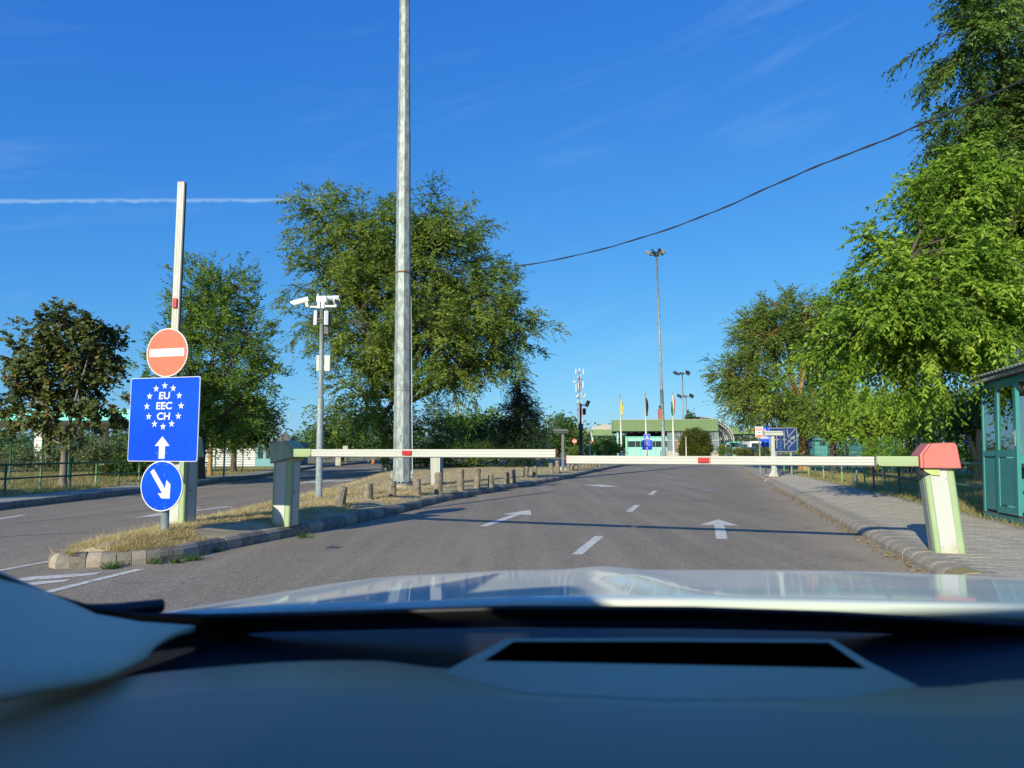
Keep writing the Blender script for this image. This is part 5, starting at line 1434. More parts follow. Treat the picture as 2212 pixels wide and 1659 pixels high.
# arched truss roof
t = thing('arched_roof', 'white arched truss roof between the border building and the right canopy', 'roof', (*pt(1540, 985, 98)[:2], 0))
ox = t.location.x
arc1, arc2 = [], []
for i in range(13):
    a = R(94 - i * 7.4)
    arc1.append(Vector((-1.4 + 4.4 * math.cos(a), 0, zz(921.5, 98) - 2.1 + 3.4 * math.sin(a)))); arc2.append(Vector((-1.4 + 4.1 * math.cos(a), 0, zz(921.5, 98) - 2.1 + 3.05 * math.sin(a))))
for yy in (0, 3, 6, 9):
    q = MB(); off = Vector((0, yy, 0))
    q.tube([p + off for p in arc1], .05, 5); q.tube([p + off for p in arc2], .04, 5)
    for i in range(12): q.tube([arc1[i] + off, arc2[i + 1] + off], .03, 4)
    q.build('arch_truss', mt['white'], t)
q = MB()
for i in range(12):
    a, b = arc1[i], arc1[i + 1]; q.add([(a.x, .2, a.z + .05), (b.x, .2, b.z + .05), (b.x, 9, b.z + .05), (a.x, 9, a.z + .05), (a.x, .2, a.z + .1), (b.x, .2, b.z + .1), (b.x, 9, b.z + .1), (a.x, 9, a.z + .1)], [(0, 3, 2, 1), (4, 5, 6, 7), (0, 1, 5, 4), (2, 3, 7, 6)])
q.build('roof_sheet', mt['glass_grey'], t)
for xo in (2.9,):
    q = MB(); q.box(xo, 0, arc1[-1].z / 2, .12, .12, arc1[-1].z); q.build('roof_post', mt['white'], t)
# ticket kiosk and disc sign under the right canopy
Y = 90; org = (pt(1590, 985, Y)[0], Y, 0); t = thing('ticket_kiosk', 'small mint ticket kiosk under the right canopy', 'kiosk', org)
bxp('wall', mt['mint_pale'], t, 1586, 1598, 966, 986, Y, 1.5, org); bxp('window', mt['glass_dark'], t, 1588, 1597, 956, 966, Y, 1.4, org); bxp('roof', mt['mint'], t, 1585, 1599, 954, 956.5, Y - .1, 1.7, org)
t, zc_, s_ = pole_sign('round_sign', 'pale round sign face beside the small mint kiosk', 'sign', 1605.5, 88, None, 953, 960, zbase=0, rz=0); plate(t, 'panel', mt['sign_back'], disc_poly(.22, 16), zc_, -.02)
# teal blocks seen under the trees on the right
Y = 70
for a_, b_, c_, d_, lab in ((1760, 1795, 947, 963, 'low mint building behind the trunks right of the parking sign'), (1915, 1936, 943, 975, 'mint kiosk glimpsed between trunks beyond the mesh fence'), (1875, 1912, 946, 972, 'pale low building behind the dark trunks on the right')):
    org = (pt(a_, 985, Y)[0], Y, 0); t = thing('low_building', lab, 'building', org)
    bxp('wall', mt['mint_shade'], t, a_, b_, c_ + 4, 986, Y, 4, org); bxp('roof', mt['mint_shade'] if a_ != 1875 else mt['board'], t, a_ - 1, b_ + 1, c_, c_ + 4, Y - .2, 4.4, org); bxp('window', mt['glass_dark'], t, a_ + (b_ - a_) * .3, b_ - (b_ - a_) * .3, c_ + 7, c_ + 15, Y - .05, .1, org)
# white building on the left
Y = 46; org = (pt(466, 1005, Y)[0], Y, 0.1)
t = thing('clapboard_building', 'white board clad building with blue green wing left of the barrier', 'building', org)
pa = pt(440, 968, Y); pb = pt(551, 1008, Y); nb = 8
hb = (pa[2] - pb[2]) / nb
for i in range(nb):
    q = MB(); q.box((pa[0] + pb[0]) / 2 - org[0], .0, pb[2] + hb * (i + .5) - .1, pb[0] - pa[0], .06, hb - .03, rx=R(-4)); q.build('cladding_board', mt['board'], t)
q = MB(); q.box((pa[0] + pb[0]) / 2 - org[0], 3.1, (pa[2] + pb[2]) / 2 - .1, pb[0] - pa[0], 6, pa[2] - pb[2]); q.build('core', mt['stone_pale'], t)
bxp('wing', mt['bluegreen'], t, 552, 606, 955, 1008, Y - .5, 6, org); bxp('tower', mt['bluegreen'], t, 566, 598, 941, 955, Y + .5, 4, org)
bxp('wing_window', mt['glass_dark'], t, 558, 566, 965, 990, Y - .56, .1, org); bxp('wing_window', mt['glass_dark'], t, 575, 581, 962, 990, Y - .56, .1, org); bxp('yellow_panel', mt['flag_yellow'], t, 574, 578.5, 948, 957, Y - .56, .06, org)
q = MB(); q.plate([(0, 0), (1.1, .55), (1.5, .3), (1.0, -.4)], -.1, .05); q.build('grey_panel', mt['dark'], t, (pt(581, 955, Y - .6)[0] - org[0], -.6, zz(955, Y) - .1))
for px in (583, 597):
    a = pt(px, 930, Y + 1); q = MB(); q.cyl(a[0] - org[0], 1, zz(941, Y) - .1, a[2] - .1, .04, n=6); q.build('roof_pipe', mt['white'], t)
# street lamps behind
for px, y0, Y, lab in ((604, 899, 90, 'slim curved street lamp above the white building'), (611, 931, 120, 'smaller twin arm lamp beside the curved street lamp')):
    p = pt(px, 985, Y); t = thing('street_lamp', lab, 'street lamp', (p[0], Y, 0)); h_ = zz(y0, Y); q = MB(); q.tube([(0, 0, 0), (0, 0, h_ - .3), (.25, 0, h_), (.9, 0, h_ + .05)], .07, 6); q.build('pole', mt['galv'], t); q = MB(); q.box(1.1, 0, h_ + .04, .6, .25, .1); q.build('lamp_head', mt['galv_rough'], t)
# mint canopy building far left
Y = 42; org = (pt(0, 1005, Y)[0], Y, .1)
t = thing('fuel_canopy', 'wide canopy with bright mint fascia and white columns behind the maple', 'canopy', org)
bxp('fascia', mt['mint'], t, -260, 300, 884, 908, Y, .4, org); bxp('roof_slab', mt['board'], t, -255, 296, 890, 913, Y + .4, 13, org)
q = MB(); a = pt(-255, 913, Y + .5); b = pt(298, 913, Y + .5)
for i in range(5): q.box((a[0] + b[0]) / 2 - org[0], .8 + i * 2.6, zz(914.5, Y + 1), b[0] - a[0], .25, .2)
q.build('soffit_beams', mt['soffit'], t, kind='stuff')
for px, w, dd, orange in ((-90, 12, 1, True), (76, 11, 1, True), (127, 8, 5, True), (-20, 8, 10, False), (163, 7, 12, False), (216, 9, 6, False)):
    bxp('column', mt['board'], t, px, px + w, 911, 1012, Y + dd, .35, org)
    if orange: bxp('orange_guard', mt['orange'], t, px + w * .3, px + w * 1.25, 997, 1012, Y + dd - .3, .7, org)
bxp('kiosk', mt['bluegreen'], t, 150, 186, 960, 1012, Y + 9, 3, org)

# tower and masts
Y = 170; p = pt(1253, 985, Y); t = thing('lattice_tower', 'red and white lattice telecom tower with antennas', 'tower', (p[0], Y, 0))
H_ = zz(803, Y); sc = Y / FPX
def tw(z): return (9.5 - 5.2 * min(1, z / (H_ * .66))) * sc * .9
nlev = 13
for i in range(nlev):
    z0_, z1_ = H_ * i / nlev, H_ * (i + 1) / nlev
    q = MB(); m_ = mt['coral_sign'] if (i // 2) % 2 else mt['white']
    w0, w1 = tw(z0_), tw(z1_)
    cs = [(-1, -1), (1, -1), (1, 1), (-1, 1)]
    for k in range(4):
        a, b = cs[k], cs[(k + 1) % 4]
        q.tube([(a[0] * w0, a[1] * w0, z0_), (a[0] * w1, a[1] * w1, z1_)], .055, 4); q.tube([(a[0] * w0, a[1] * w0, z0_), (b[0] * w1, b[1] * w1, z1_)], .028, 4); q.tube([(b[0] * w0, b[1] * w0, z0_), (a[0] * w1, a[1] * w1, z1_)], .028, 4); q.tube([(a[0] * w1, a[1] * w1, z1_), (b[0] * w1, b[1] * w1, z1_)], .035, 4)
    q.build('lattice_section', m_, t)
q = MB(); q.cyl(0, 0, 0, H_, .09, n=6); q.build('cable_riser', mt['galv_rough'], t)
for dx, zf, h_ in ((-.9, 1.0, 1.2), (.9, 1.0, 1.3), (0, 1.02, .8), (-.9, .80, 1.8), (.8, .84, 1.6), (-.3, .82, 1.5)):
    q = MB(); q.box(dx, -.6, H_ * zf, .22, .2, h_); q.build('panel_antenna', mt['white'], t)
for dx, zf in ((-1.4, .88), (1.1, .72), (-.8, .70), (.9, .70)):
    q = MB(); q.tube([(dx, -.7, H_ * zf), (dx, -.95, H_ * zf)], .32, 12); q.build('dish', mt['white'], t)
def floodmast(label, px_t, px_b, pyt, Y, r_, nl):
    p = pt(px_b, 985, Y); H_ = zz(pyt, Y); dxm = pt(px_t, pyt, Y)[0] - p[0]
    t = thing('floodlight_mast', label, 'mast', (p[0], Y, 0))
    q = MB(); q.tube([(0, 0, 0), (dxm * .35, 0, H_ * .35)], [r_, r_ * .85], 12); q.build('lower_shaft', mt['galv'], t)
    q = MB(); q.tube([(dxm * .35, 0, H_ * .35), (dxm, 0, H_)], [r_ * .75, r_ * .42], 12); q.build('upper_shaft', mt['galv'], t)
    q = MB(); q.cyl(dxm, 0, H_ - .1, H_ + .25, r_ * 1.3, n=10); q.build('head_frame', mt['dark'], t)
    for k in range(nl):
        a = 2 * math.pi * k / nl + .4; rr = (.75 if k % 2 else .55) * (Y / 60)
        q = MB(); q.tube([(dxm, 0, H_), (dxm + rr * math.cos(a), rr * math.sin(a), H_ + .12)], .04, 5); q.box(dxm + rr * math.cos(a), rr * math.sin(a), H_ + .22, .42 * Y / 60, .12, .30 * Y / 60, rz=a, rx=R(35), ry=R(30 * math.cos(a))); q.build('floodlight', mt['dark'] if k % 3 else mt['galv_rough'], t)
floodmast('tall floodlight mast in front of the border building', 1418, 1435, 551, 58, .16, 7)
floodmast('distant floodlight mast above the building roof', 1474, 1477, 808, 130, .22, 5)
floodmast('farthest small floodlight mast behind the roof', 1482, 1484, 857, 190, .22, 5)

# flags
def flagpole(label, px, pyt, Y, flag):
    p = pt(px + 4, 985, Y); H_ = zz(pyt, Y); dxm = pt(px, pyt, Y)[0] - p[0]
    t = thing('flagpole', label, 'flagpole', (p[0], Y, 0))
    q = MB(); q.tube([(0, 0, 0), (dxm, 0, H_)], [.11, .06], 8); q.build('pole', mt['white'], t)
    for (m_, x0, x1, y0, y1) in flag:
        q = MB(); vs = []; fs = []; N = 10; Mx = 6
        for i in range(N + 1):
            for k in range(Mx + 1):
                v = i / N; u = k / Mx; py = y0 + (y1 - y0) * v
                w = (x1 - x0) * (.55 + .45 * math.sin(math.pi * min(1, v * 1.1 + .1)))
                pp = pt(x0 + w * u + (v * 1.5), py, Y); vs.append((pp[0] - p[0], .25 * math.sin(u * 9 + v * 3), pp[2]))
        for i in range(N):
            for k in range(Mx): a = i * (Mx + 1) + k; fs.append((a, a + 1, a + Mx + 2, a + Mx + 1))
        q.add(vs, fs, 0, True); o = q.build('flag', m_, t); sm2 = o.modifiers.new('s', 'SOLIDIFY'); sm2.thickness = .01
flagpole('white pole with a hanging yellow flag', 1339, 850, 72, [(mt['flag_yellow'], 1340.2, 1344.8, 865, 898)])
flagpole('white pole with a dark furled flag', 1393, 847, 72, [(mt['flag_dark'], 1394.2, 1399.5, 860, 899)])
flagpole('white pole with a red white and green flag', 1451.5, 845, 72, [(mt['flag_red'], 1454.2, 1457, 856, 893), (mt['flag_white'], 1452.3, 1454.4, 855, 893), (mt['flag_green'], 1450, 1452.6, 867, 897)])

# vehicles
def van(name, label, cat, px0_, px1_, pyt, Y, paint, kind='van'):
    p0, p1 = pt(px0_, 985, Y), pt(px1_, 985, Y); w = p1[0] - p0[0]; H_ = zz(pyt, Y)
    t = thing(name, label, cat, ((p0[0] + p1[0]) / 2, Y, 0))
    L_ = 5.5 if kind == 'van' else 4.3
    prof = [(-w / 2, .35), (w / 2, .35), (w / 2, H_ * .45), (w / 2 * .93, H_ * .92), (w / 2 * .8, H_), (-w / 2 * .8, H_), (-w / 2 * .93, H_ * .92), (-w / 2, H_ * .45)]
    q = MB(); q.plate(prof, 0, L_); q.build('body', paint, t, bevel=.06)
    q = MB(); q.plate([(-w * .38, H_ * .56), (w * .38, H_ * .56), (w * .34, H_ * .88), (-w * .34, H_ * .88)], -.02, .02); q.build('rear_window', mt['glass_dark'], t)
    for s_ in (-1, 1):
        q = MB(); q.box(s_ * w * .44, -.02, H_ * .42, .14, .06, .32); q.build('tail_light', mt['red_lens'], t)
        for yy in (.9, L_ - .9): q = MB(); q.tube([(s_ * (w / 2 - .22), yy, .33), (s_ * (w / 2 + .01), yy, .33)], .33, 16); q.build('wheel', mt['black'], t)
        q = MB(); q.box(s_ * (w / 2 + .005), L_ * .45, H_ * .7, .02, L_ * .5, H_ * .22); q.build('side_window', mt['glass_dark'], t)
    q = MB(); q.box(0, -.06, .42, w * .96, .14, .22); q.build('bumper', mt['dark'], t)
    return t
van('white_van', 'white high roofed van queuing under the right canopy', 'van', 1620, 1648, 953, 104, mt['van_white'])
van('blue_van', 'dark blue van left of the white van', 'van', 1600.5, 1621, 958.5, 112, mt['van_blue'])
van('dark_car', 'black car beside the white van behind the notice', 'car', 1631, 1651, 965.5, 90, mt['car_dark'], 'car')

# ------------------------------------------------------------------ trees
# central big elm
base = pt(862, 985, 38)
tree('elm_tree', 'huge rounded elm behind the big octagonal mast', 'tree', (base[0], 38, .15), .34, 4.2,
     [lobe(730, 600, 95, 105, 37.2, 3.2, .8), lobe(800, 520, 120, 85, 38, 4, .9), lobe(930, 560, 130, 110, 38.5, 4.5), lobe(1040, 690, 90, 115, 38.5, 4), lobe(1085, 690, 65, 90, 38, 3, .8), lobe(705, 480, 58, 75, 38, 2, .9), lobe(940, 490, 90, 60, 38, 2.5, .7),
      lobe(800, 700, 110, 110, 36, 3.5), lobe(930, 740, 130, 110, 36.5, 4), lobe(690, 700, 65, 55, 37, 2, .7), lobe(800, 850, 80, 90, 36.3, 2.6, .9), lobe(1020, 800, 90, 65, 37, 2.6, .6), lobe(900, 640, 180, 150, 39, 4, .7), lobe(1130, 720, 42, 45, 38, 2, .5), lobe(840, 930, 50, 45, 37, 1.5, .6)],
     L['elm'], mt['bark'], n_clump=780, clump_r=.8, twigs=22, per=11, tl=.6, leaf=(.150, .070), droop=.35, tone=.08, bough=2.0, shell=.3, branch_share=.5, stemr=.007)
# maple far left
bm_ = gp(135, 1051, .12)
tree('maple_tree', 'dull olive leaved maple inside the railing at the far left', 'tree', (bm_[0], bm_[1], .11), .10, 1.35,
     [lobe(135, 720, 85, 50, bm_[1], 1.0), lobe(75, 790, 75, 60, bm_[1], 1.0), lobe(200, 760, 60, 60, bm_[1], .9, .8), lobe(140, 800, 110, 90, bm_[1] + .3, 1.1), lobe(225, 850, 55, 60, bm_[1], .9, .8), lobe(50, 870, 60, 55, bm_[1], .9, .9), lobe(140, 900, 100, 40, bm_[1] - .2, .9), lobe(205, 720, 30, 35, bm_[1], .5, .5)],
     L['maple'], mt['bark_grey'], n_clump=235, clump_r=.34, twigs=14, per=7, tl=.24, leaf=(.105, .095), droop=.3, shell=.3, stemr=.003, flat=.25, tone=.08, bough=.55)
tree('shade_tree', 'round tree on the left verge just outside the view, shading the left footpath', 'tree', (-17.2, 7.0, .11), .16, 2.2,
     [(-17.4, 7.2, 4.2, 2.0, 2.0, 1.3), (-16.0, 8.2, 3.6, 1.5, 1.6, 1.0), (-18.6, 6.0, 3.8, 1.6, 1.6, 1.1)], L['maple'], mt['bark_grey'], n_clump=150, clump_r=.5, twigs=11, per=7, tl=.35, leaf=(.14, .11), droop=.3, twigstems=False)
# second, airy tree
b2_ = gp(433, 1035, .12)
tree('ash_tree', 'tall airy light green tree right behind the signs', 'tree', (b2_[0], b2_[1], .11), .15, 2.0,
     [lobe(440, 640, 62, 70, b2_[1], 1.1), lobe(500, 640, 55, 60, b2_[1], 1.0, .8), lobe(455, 760, 95, 95, b2_[1], 1.5), lobe(540, 740, 50, 70, b2_[1], 1.0, .8), lobe(480, 880, 90, 80, b2_[1], 1.4), lobe(570, 800, 42, 45, b2_[1], .8, .7), lobe(385, 720, 42, 70, b2_[1], .9, .7), lobe(330, 800, 45, 50, b2_[1] + .4, .8, .5), lobe(410, 860, 55, 70, b2_[1], 1.0, .8), lobe(575, 880, 30, 40, b2_[1], .5, .4), lobe(430, 930, 45, 35, b2_[1], .7, .5)],
     L['birch'], mt['bark'], n_clump=520, clump_r=.5, twigs=12, per=9, tl=.42, leaf=(.105, .05), droop=.15, shell=.25, upright=.35, stemr=.004, tone=.08, bough=.8)
b3_ = gp(453, 1027, .12)
tree('slim_tree', 'slim orange barked tree just right of the airy tree trunk', 'tree', (b3_[0], b3_[1], .11), .10, 1.6, [lobe(470, 920, 50, 45, b3_[1], .9), lobe(500, 880, 50, 40, b3_[1], .9, .8)], L['birch'], mt['bark_orange'], n_clump=70, clump_r=.5, twigs=10, per=8, tl=.4, leaf=(.11, .055), droop=.2, tone=.12)
b4_ = gp(504, 1020, .12)
tree('dark_tree', 'low dark round crowned tree left of the white building', 'tree', (b4_[0], b4_[1], .11), .14, 1.5,
     [lobe(540, 905, 55, 45, b4_[1], 1.3), lobe(500, 930, 50, 35, b4_[1], 1.2), lobe(570, 930, 30, 30, b4_[1], .8, .7)], L['dark'], mt['bark'], n_clump=150, clump_r=.6, twigs=12, per=9, tl=.4, leaf=(.12, .06), droop=.3)
# conifer right of the elm
bc = pt(1120, 990, 41)
tree('conifer_tree', 'dark pointed conifer at the right edge of the elm', 'conifer', (bc[0], 41, .15), .16, 4.5,
     [lobe(1122, 790, 14, 45, 41, .5, .6), lobe(1122, 850, 26, 35, 41, .8, .8), lobe(1122, 900, 42, 35, 41, 1.2), lobe(1125, 950, 56, 40, 41, 1.5)], L['conifer'], mt['bark'], n_clump=260, clump_r=.5, twigs=12, per=9, tl=.4, leaf=(.11, .045), droop=.5, shell=.3)
# shrubs and trees of the middle distance
def bush(name, label, cat, lobes, leafm, n, clump_r=.5, leaf=(.09, .045), base=None, droop=.2, twigs=10, per=8, tl=.3, upright=.2, shell=.5, trunk=.05, tone=0.0, group=None, bark='bark'):
    l0 = lobes[0]
    b = base if base else (l0[0], l0[1], .1)
    return tree(name, label, cat, b, trunk, .4, lobes, leafm, mt[bark], n_clump=n, clump_r=clump_r, twigs=twigs, per=per, tl=tl, leaf=leaf, droop=droop, upright=upright, shell=shell, branch_share=.25, twigstems=False, tone=tone, group=group)
bush('juniper_shrub', 'grey green juniper mass just right of the big mast', 'shrub', [lobe(925, 935, 45, 40, 44, 2), lobe(985, 950, 55, 22, 44, 2), lobe(940, 900, 35, 35, 45, 1.5, .7)], L['juniper'], 170, .8, (.12, .05))
bush('clipped_hedge', 'clipped green hedge behind the ribbed cabinet', 'hedge', [lobe(920, 990, 42, 26, 39, 1.2), lobe(985, 990, 42, 26, 39, 1.2), lobe(1040, 985, 30, 22, 39.5, 1.2)], L['hedge'], 230, .42, (.09, .045), upright=.8)
bush('dark_shrub', 'dark broad shrub under the pointed conifer', 'shrub', [lobe(1100, 975, 50, 30, 39.5, 1.5), lobe(1160, 985, 32, 28, 39, 1.2), lobe(1060, 930, 35, 30, 44, 1.5)], L['conifer'], 150, .55, (.10, .045))
bush('bright_shrub', 'bright yellow green shrub between the junipers and the conifer', 'shrub', [lobe(1000, 925, 32, 28, 48, 1.4), lobe(1030, 940, 25, 20, 48, 1.2)], L['yellow'], 70, .7, (.13, .06))
bush('green_tree', 'rounded green tree behind the mast and camera pole', 'tree', [lobe(740, 930, 50, 38, 58, 3), lobe(700, 945, 40, 30, 58, 3), lobe(790, 945, 50, 32, 57, 3)], L['dark'], 200, 1.1, (.2, .09), trunk=.2, tone=.15)
bush('leafy_tree', 'green tree line tree between juniper and conifer', 'tree', [lobe(1050, 925, 55, 30, 75, 4), lobe(985, 920, 50, 24, 78, 4)], L['birch'], 150, 1.4, (.26, .12), trunk=.2)
bush('broad_tree', 'broad green tree behind the grey T post', 'tree', [lobe(1205, 930, 42, 30, 100, 5), lobe(1180, 950, 40, 25, 98, 5), lobe(1240, 945, 30, 20, 100, 4)], L['dark'], 130, 1.8, (.34, .15), trunk=.3, tone=.2)
bush('spreading_shrub', 'spreading bright green shrub left of the mint kiosk', 'shrub', [lobe(1305, 968, 32, 14, 68, 1.5), lobe(1278, 970, 16, 12, 68, 1.2), lobe(1330, 972, 16, 10, 68, 1.2)], L['hedge'], 110, .5, (.12, .06), tone=.1)
bush('box_hedge', 'short clipped hedge below the left canopy', 'hedge', [lobe(1245, 976, 15, 8, 74, 1)], L['hedge'], 40, .4, (.12, .06))
bush('bronze_bush', 'big round bronze green bush before the glazed hall', 'bush', [lobe(1503, 955, 29, 25, 60, 1.2), lobe(1503, 974, 32, 18, 60, 1.2)], L['bush_b'], 420, .32, (.12, .055), upright=.9, shell=.6)
bush('small_hedge', 'small round bright hedge right of the bronze bush', 'hedge', [lobe(1562, 973, 10, 7, 72, .8)], L['hedge'], 30, .3, (.1, .05), tone=.15)
bush('clipped_box_hedge', 'yellowish clipped hedge in front of the vans', 'hedge', [lobe(1601, 978, 17, 7, 72, .8)], L['bush_b'], 50, .3, (.1, .05), tone=.2, upright=.8)
bush('lane_hedge', 'green hedge under the ALL PASSPORTS sign', 'hedge', [lobe(1653, 975, 14, 9, 60, .8)], L['hedge'], 45, .35, (.1, .05))
# growth beyond the canopies
bush('canopy_tree', 'dark trees filling the gap under the left canopy', 'tree', [lobe(1290, 955, 70, 22, 135, 6), lobe(1350, 955, 40, 20, 135, 6)], L['dark'], 120, 2, (.4, .18), trunk=.3)
bush('silver_tree', 'grey green trees seen under the right canopy', 'tree', [lobe(1600, 950, 45, 22, 132, 6), lobe(1660, 950, 40, 22, 132, 6), lobe(1560, 935, 15, 22, 128, 3)], L['juniper'], 120, 2, (.4, .18), trunk=.3)
bush('roof_tree', 'little tree top showing over the border building roof', 'tree', [lobe(1490, 905, 9, 14, 150, 1.2)], L['dark'], 30, .7, (.3, .12), trunk=.15)
bush('pine_top', 'small pine top over the left canopy', 'tree', [lobe(1330, 922, 9, 10, 140, 1)], L['dark'], 24, .6, (.25, .12), trunk=.15)
# distant tree lines
def treeline(name, label, px0_, px1_, pyt, Y, leafm, n, leaf=(.6, .28), base=985):
    lobes = []
    x = px0_
    while x < px1_:
        w = random.uniform(28, 55); top = pyt + random.uniform(-7, 8)
        lobes.append(lobe(x + w / 2, (top + base) / 2, w * .75, (base - top) / 2, Y + random.uniform(-6, 6), 5)); x += w * .8
    V, tn_, C, st = foliage(lobes, n, 2.4 * Y / 120, 9, 7, 1.6 * Y / 120, leaf[0], leaf[1], .3, .4)
    o = bpy.data.objects.new(name, raw_mesh(name, V, 4, leafm, tn_)); COL.objects.link(o); return tag(o, label, 'trees', None, 'stuff')
treeline('distant_trees', 'far dark tree line across the horizon on the left', -400, 640, 945, 150, L['dark'], 420)
treeline('backdrop_trees', 'dark trees behind the mint canopy at the far left', -350, 300, 925, 75, L['dark'], 260, (.36, .17), 1000)
treeline('middle_woods', 'far green tree line behind the elm and conifer', 600, 1230, 940, 140, L['birch'], 300)
treeline('right_woods', 'far green woods behind the fence and booth on the right', 1700, 2600, 915, 90, L['birch'], 460, (.42, .2))
# hedge plants behind the left fence
for i, (px, w, lab) in enumerate(((60, 60, 'pale scrub behind the wire fence left of the maple'), (150, 40, 'pale scrub behind the wire fence at the maple trunk'), (235, 35, 'leafy bush behind the fence right of the maple trunk'), (285, 30, 'dark green bush at the fence left of the EU sign'), (-40, 70, 'scrub behind the wire fence at the left edge'), (375, 40, 'scrub behind the fence hidden by the signs'))):
    bush('scrub_bush', lab, 'bush', [lobe(px, 992 if i != 3 else 1002, w, 15 if i != 2 else 24, 34 if i < 2 or i > 3 else 29, 1.2)], L['juniper'] if i != 3 else L['dark'], 60, .5, (.11, .05), group='bushes behind the left wire fence')
# right mid tree with orange bark
Yr = 37; br = pt(1737, 985, Yr)
tree('orange_barked_tree', 'spreading tree with orange bark beside the direction board', 'tree', (br[0], Yr, .1), .27, 2.6,
     [lobe(1700, 690, 85, 48, Yr, 2.6, .9), lobe(1650, 730, 65, 50, Yr, 2.2, .9), lobe(1600, 810, 55, 48, Yr - .5, 1.8, .9), lobe(1645, 860, 75, 40, Yr - 1, 2.2), lobe(1690, 890, 80, 28, Yr - 1, 2.0, .8), lobe(1765, 700, 45, 50, Yr, 2, .7), lobe(1780, 820, 50, 60, Yr + 1, 2, .5), lobe(1575, 815, 30, 28, Yr, 1.2, .5)],
     L['elm'], mt['bark_orange'], n_clump=620, clump_r=.6, twigs=13, per=11, tl=.5, leaf=(.115, .052), droop=.3, bough=1.2, shell=.35, branch_share=.75, stemr=.006, multi=2, tone=.03)
# low bright trees under the near tree
for k, (px, Yq, lab, tone, leafk, w) in enumerate(((1800, 33, 'bright green low tree with dark trunk right of the orange barked tree', .15, 'birch', 62), (1886, 29, 'yellow green low tree with thick trunk behind the litter bin', .2, 'yellow', 72), (1965, 34, 'shaded green tree behind the brace poles', .0, 'birch', 70), (2050, 48, 'green tree behind the pale green gate', .05, 'birch', 80), (2140, 26, 'dark leafy tree beside the booth roof', -.1, 'dark', 75))):
    p = pt(px, 985, Yq)
    tree('low_tree', lab, 'tree', (p[0], Yq, .1), .17 if k != 1 else .22, 1.9,
         [lobe(px - w * .35, 905, w * .8, 38, Yq, 1.8), lobe(px + w * .4, 900, w * .8, 40, Yq, 1.8), lobe(px, 875, w, 35, Yq + .5, 1.8)], L[leafk], mt['bark'], n_clump=170, clump_r=.55, twigs=12, per=8, tl=.4, leaf=(.105, .06), droop=.25, group='low trees beyond the right railing', tone=tone, flat=.2)
bush('gate_bush', 'bright green bush between the gate and the booth', 'bush', [lobe(2110, 985, 28, 28, 27, .8)], L['yellow'], 60, .35, (.08, .04))
bush('sapling', 'leafy saplings behind the middle of the right railing', 'bush', [lobe(1905, 975, 26, 22, 26, .6), lobe(1945, 985, 20, 14, 26, .5)], L['yellow'], 50, .3, (.08, .04))
# pruned stump by the booth
p = pt(2110, 985, 24); t = thing('pruned_trunk', 'pruned orange brown tree trunk left of the booth', 'tree', (p[0], 24, .1))
q = MB(); limb(q, (0, 0, 0), (.02, 0, .75), .14, .11, .03, 9); limb(q, (.02, 0, .7), (-.22, 0, 1.55), .09, .06, .05, 8); limb(q, (.02, 0, .7), (.12, 0, 1.75), .1, .07, .04, 8); q.build('trunk', mt['bark_orange'], t)

# near big trees at the right edge: bright boughs in front, a taller darker crown behind
Yn = 12.5; bn = pt(2330, 1000, Yn + 1.5)
tree('hackberry_tree', 'near tree with bright yellow green drooping boughs left of the booth', 'tree', (bn[0], Yn + 1.5, .1), .30, 2.6,
     [lobe(2085, 400, 80, 60, 12.4, 1.1), lobe(2065, 460, 90, 65, 12.2, 1.1), lobe(1995, 560, 95, 75, 12, 1.2), lobe(1930, 690, 100, 80, 12, 1.2), lobe(2010, 670, 120, 85, 11.6, 1.2), lobe(2110, 590, 100, 105, 12.2, 1.1), lobe(1865, 745, 80, 48, 12.6, 1.0, .9),
      lobe(1990, 735, 100, 42, 12, 1.0), lobe(2100, 700, 60, 45, 12, .9, .5), lobe(1800, 730, 45, 45, 12.3, .7, .5)],
     L['near'], mt['bark'], n_clump=300, clump_r=.26, twigs=22, per=12, tl=.36, leaf=(.088, .035), droop=.7, shell=.35, hexa=True, branch_share=.8, stemr=.0028, tone=-.01, bough=1.1)
bn2 = pt(2420, 1000, 15.5)
tree('tall_tree', 'tall dark crowned tree rising out of the top right corner', 'tree', (bn2[0], 15.5, .1), .36, 3.2,
     [lobe(2135, 70, 105, 110, 14.6, 1.4, 1.0), lobe(2150, 270, 95, 110, 14.6, 1.3, 1.0), lobe(2230, 430, 110, 180, 15, 1.5), lobe(2290, 180, 140, 200, 15.4, 1.8), lobe(2190, 600, 110, 130, 15.4, 1.4), lobe(2230, 760, 90, 90, 15, 1.2, .7), lobe(2120, 480, 60, 80, 15, .9, .6), lobe(2125, 370, 70, 80, 14.6, 1.1, .9), lobe(2185, 480, 80, 120, 14.4, 1.1, .9)],
     L['near_dark'], mt['bark'], n_clump=430, clump_r=.30, twigs=24, per=12, tl=.40, leaf=(.090, .036), droop=.7, shell=.35, hexa=True, branch_share=.8, stemr=.003, bough=1.2)

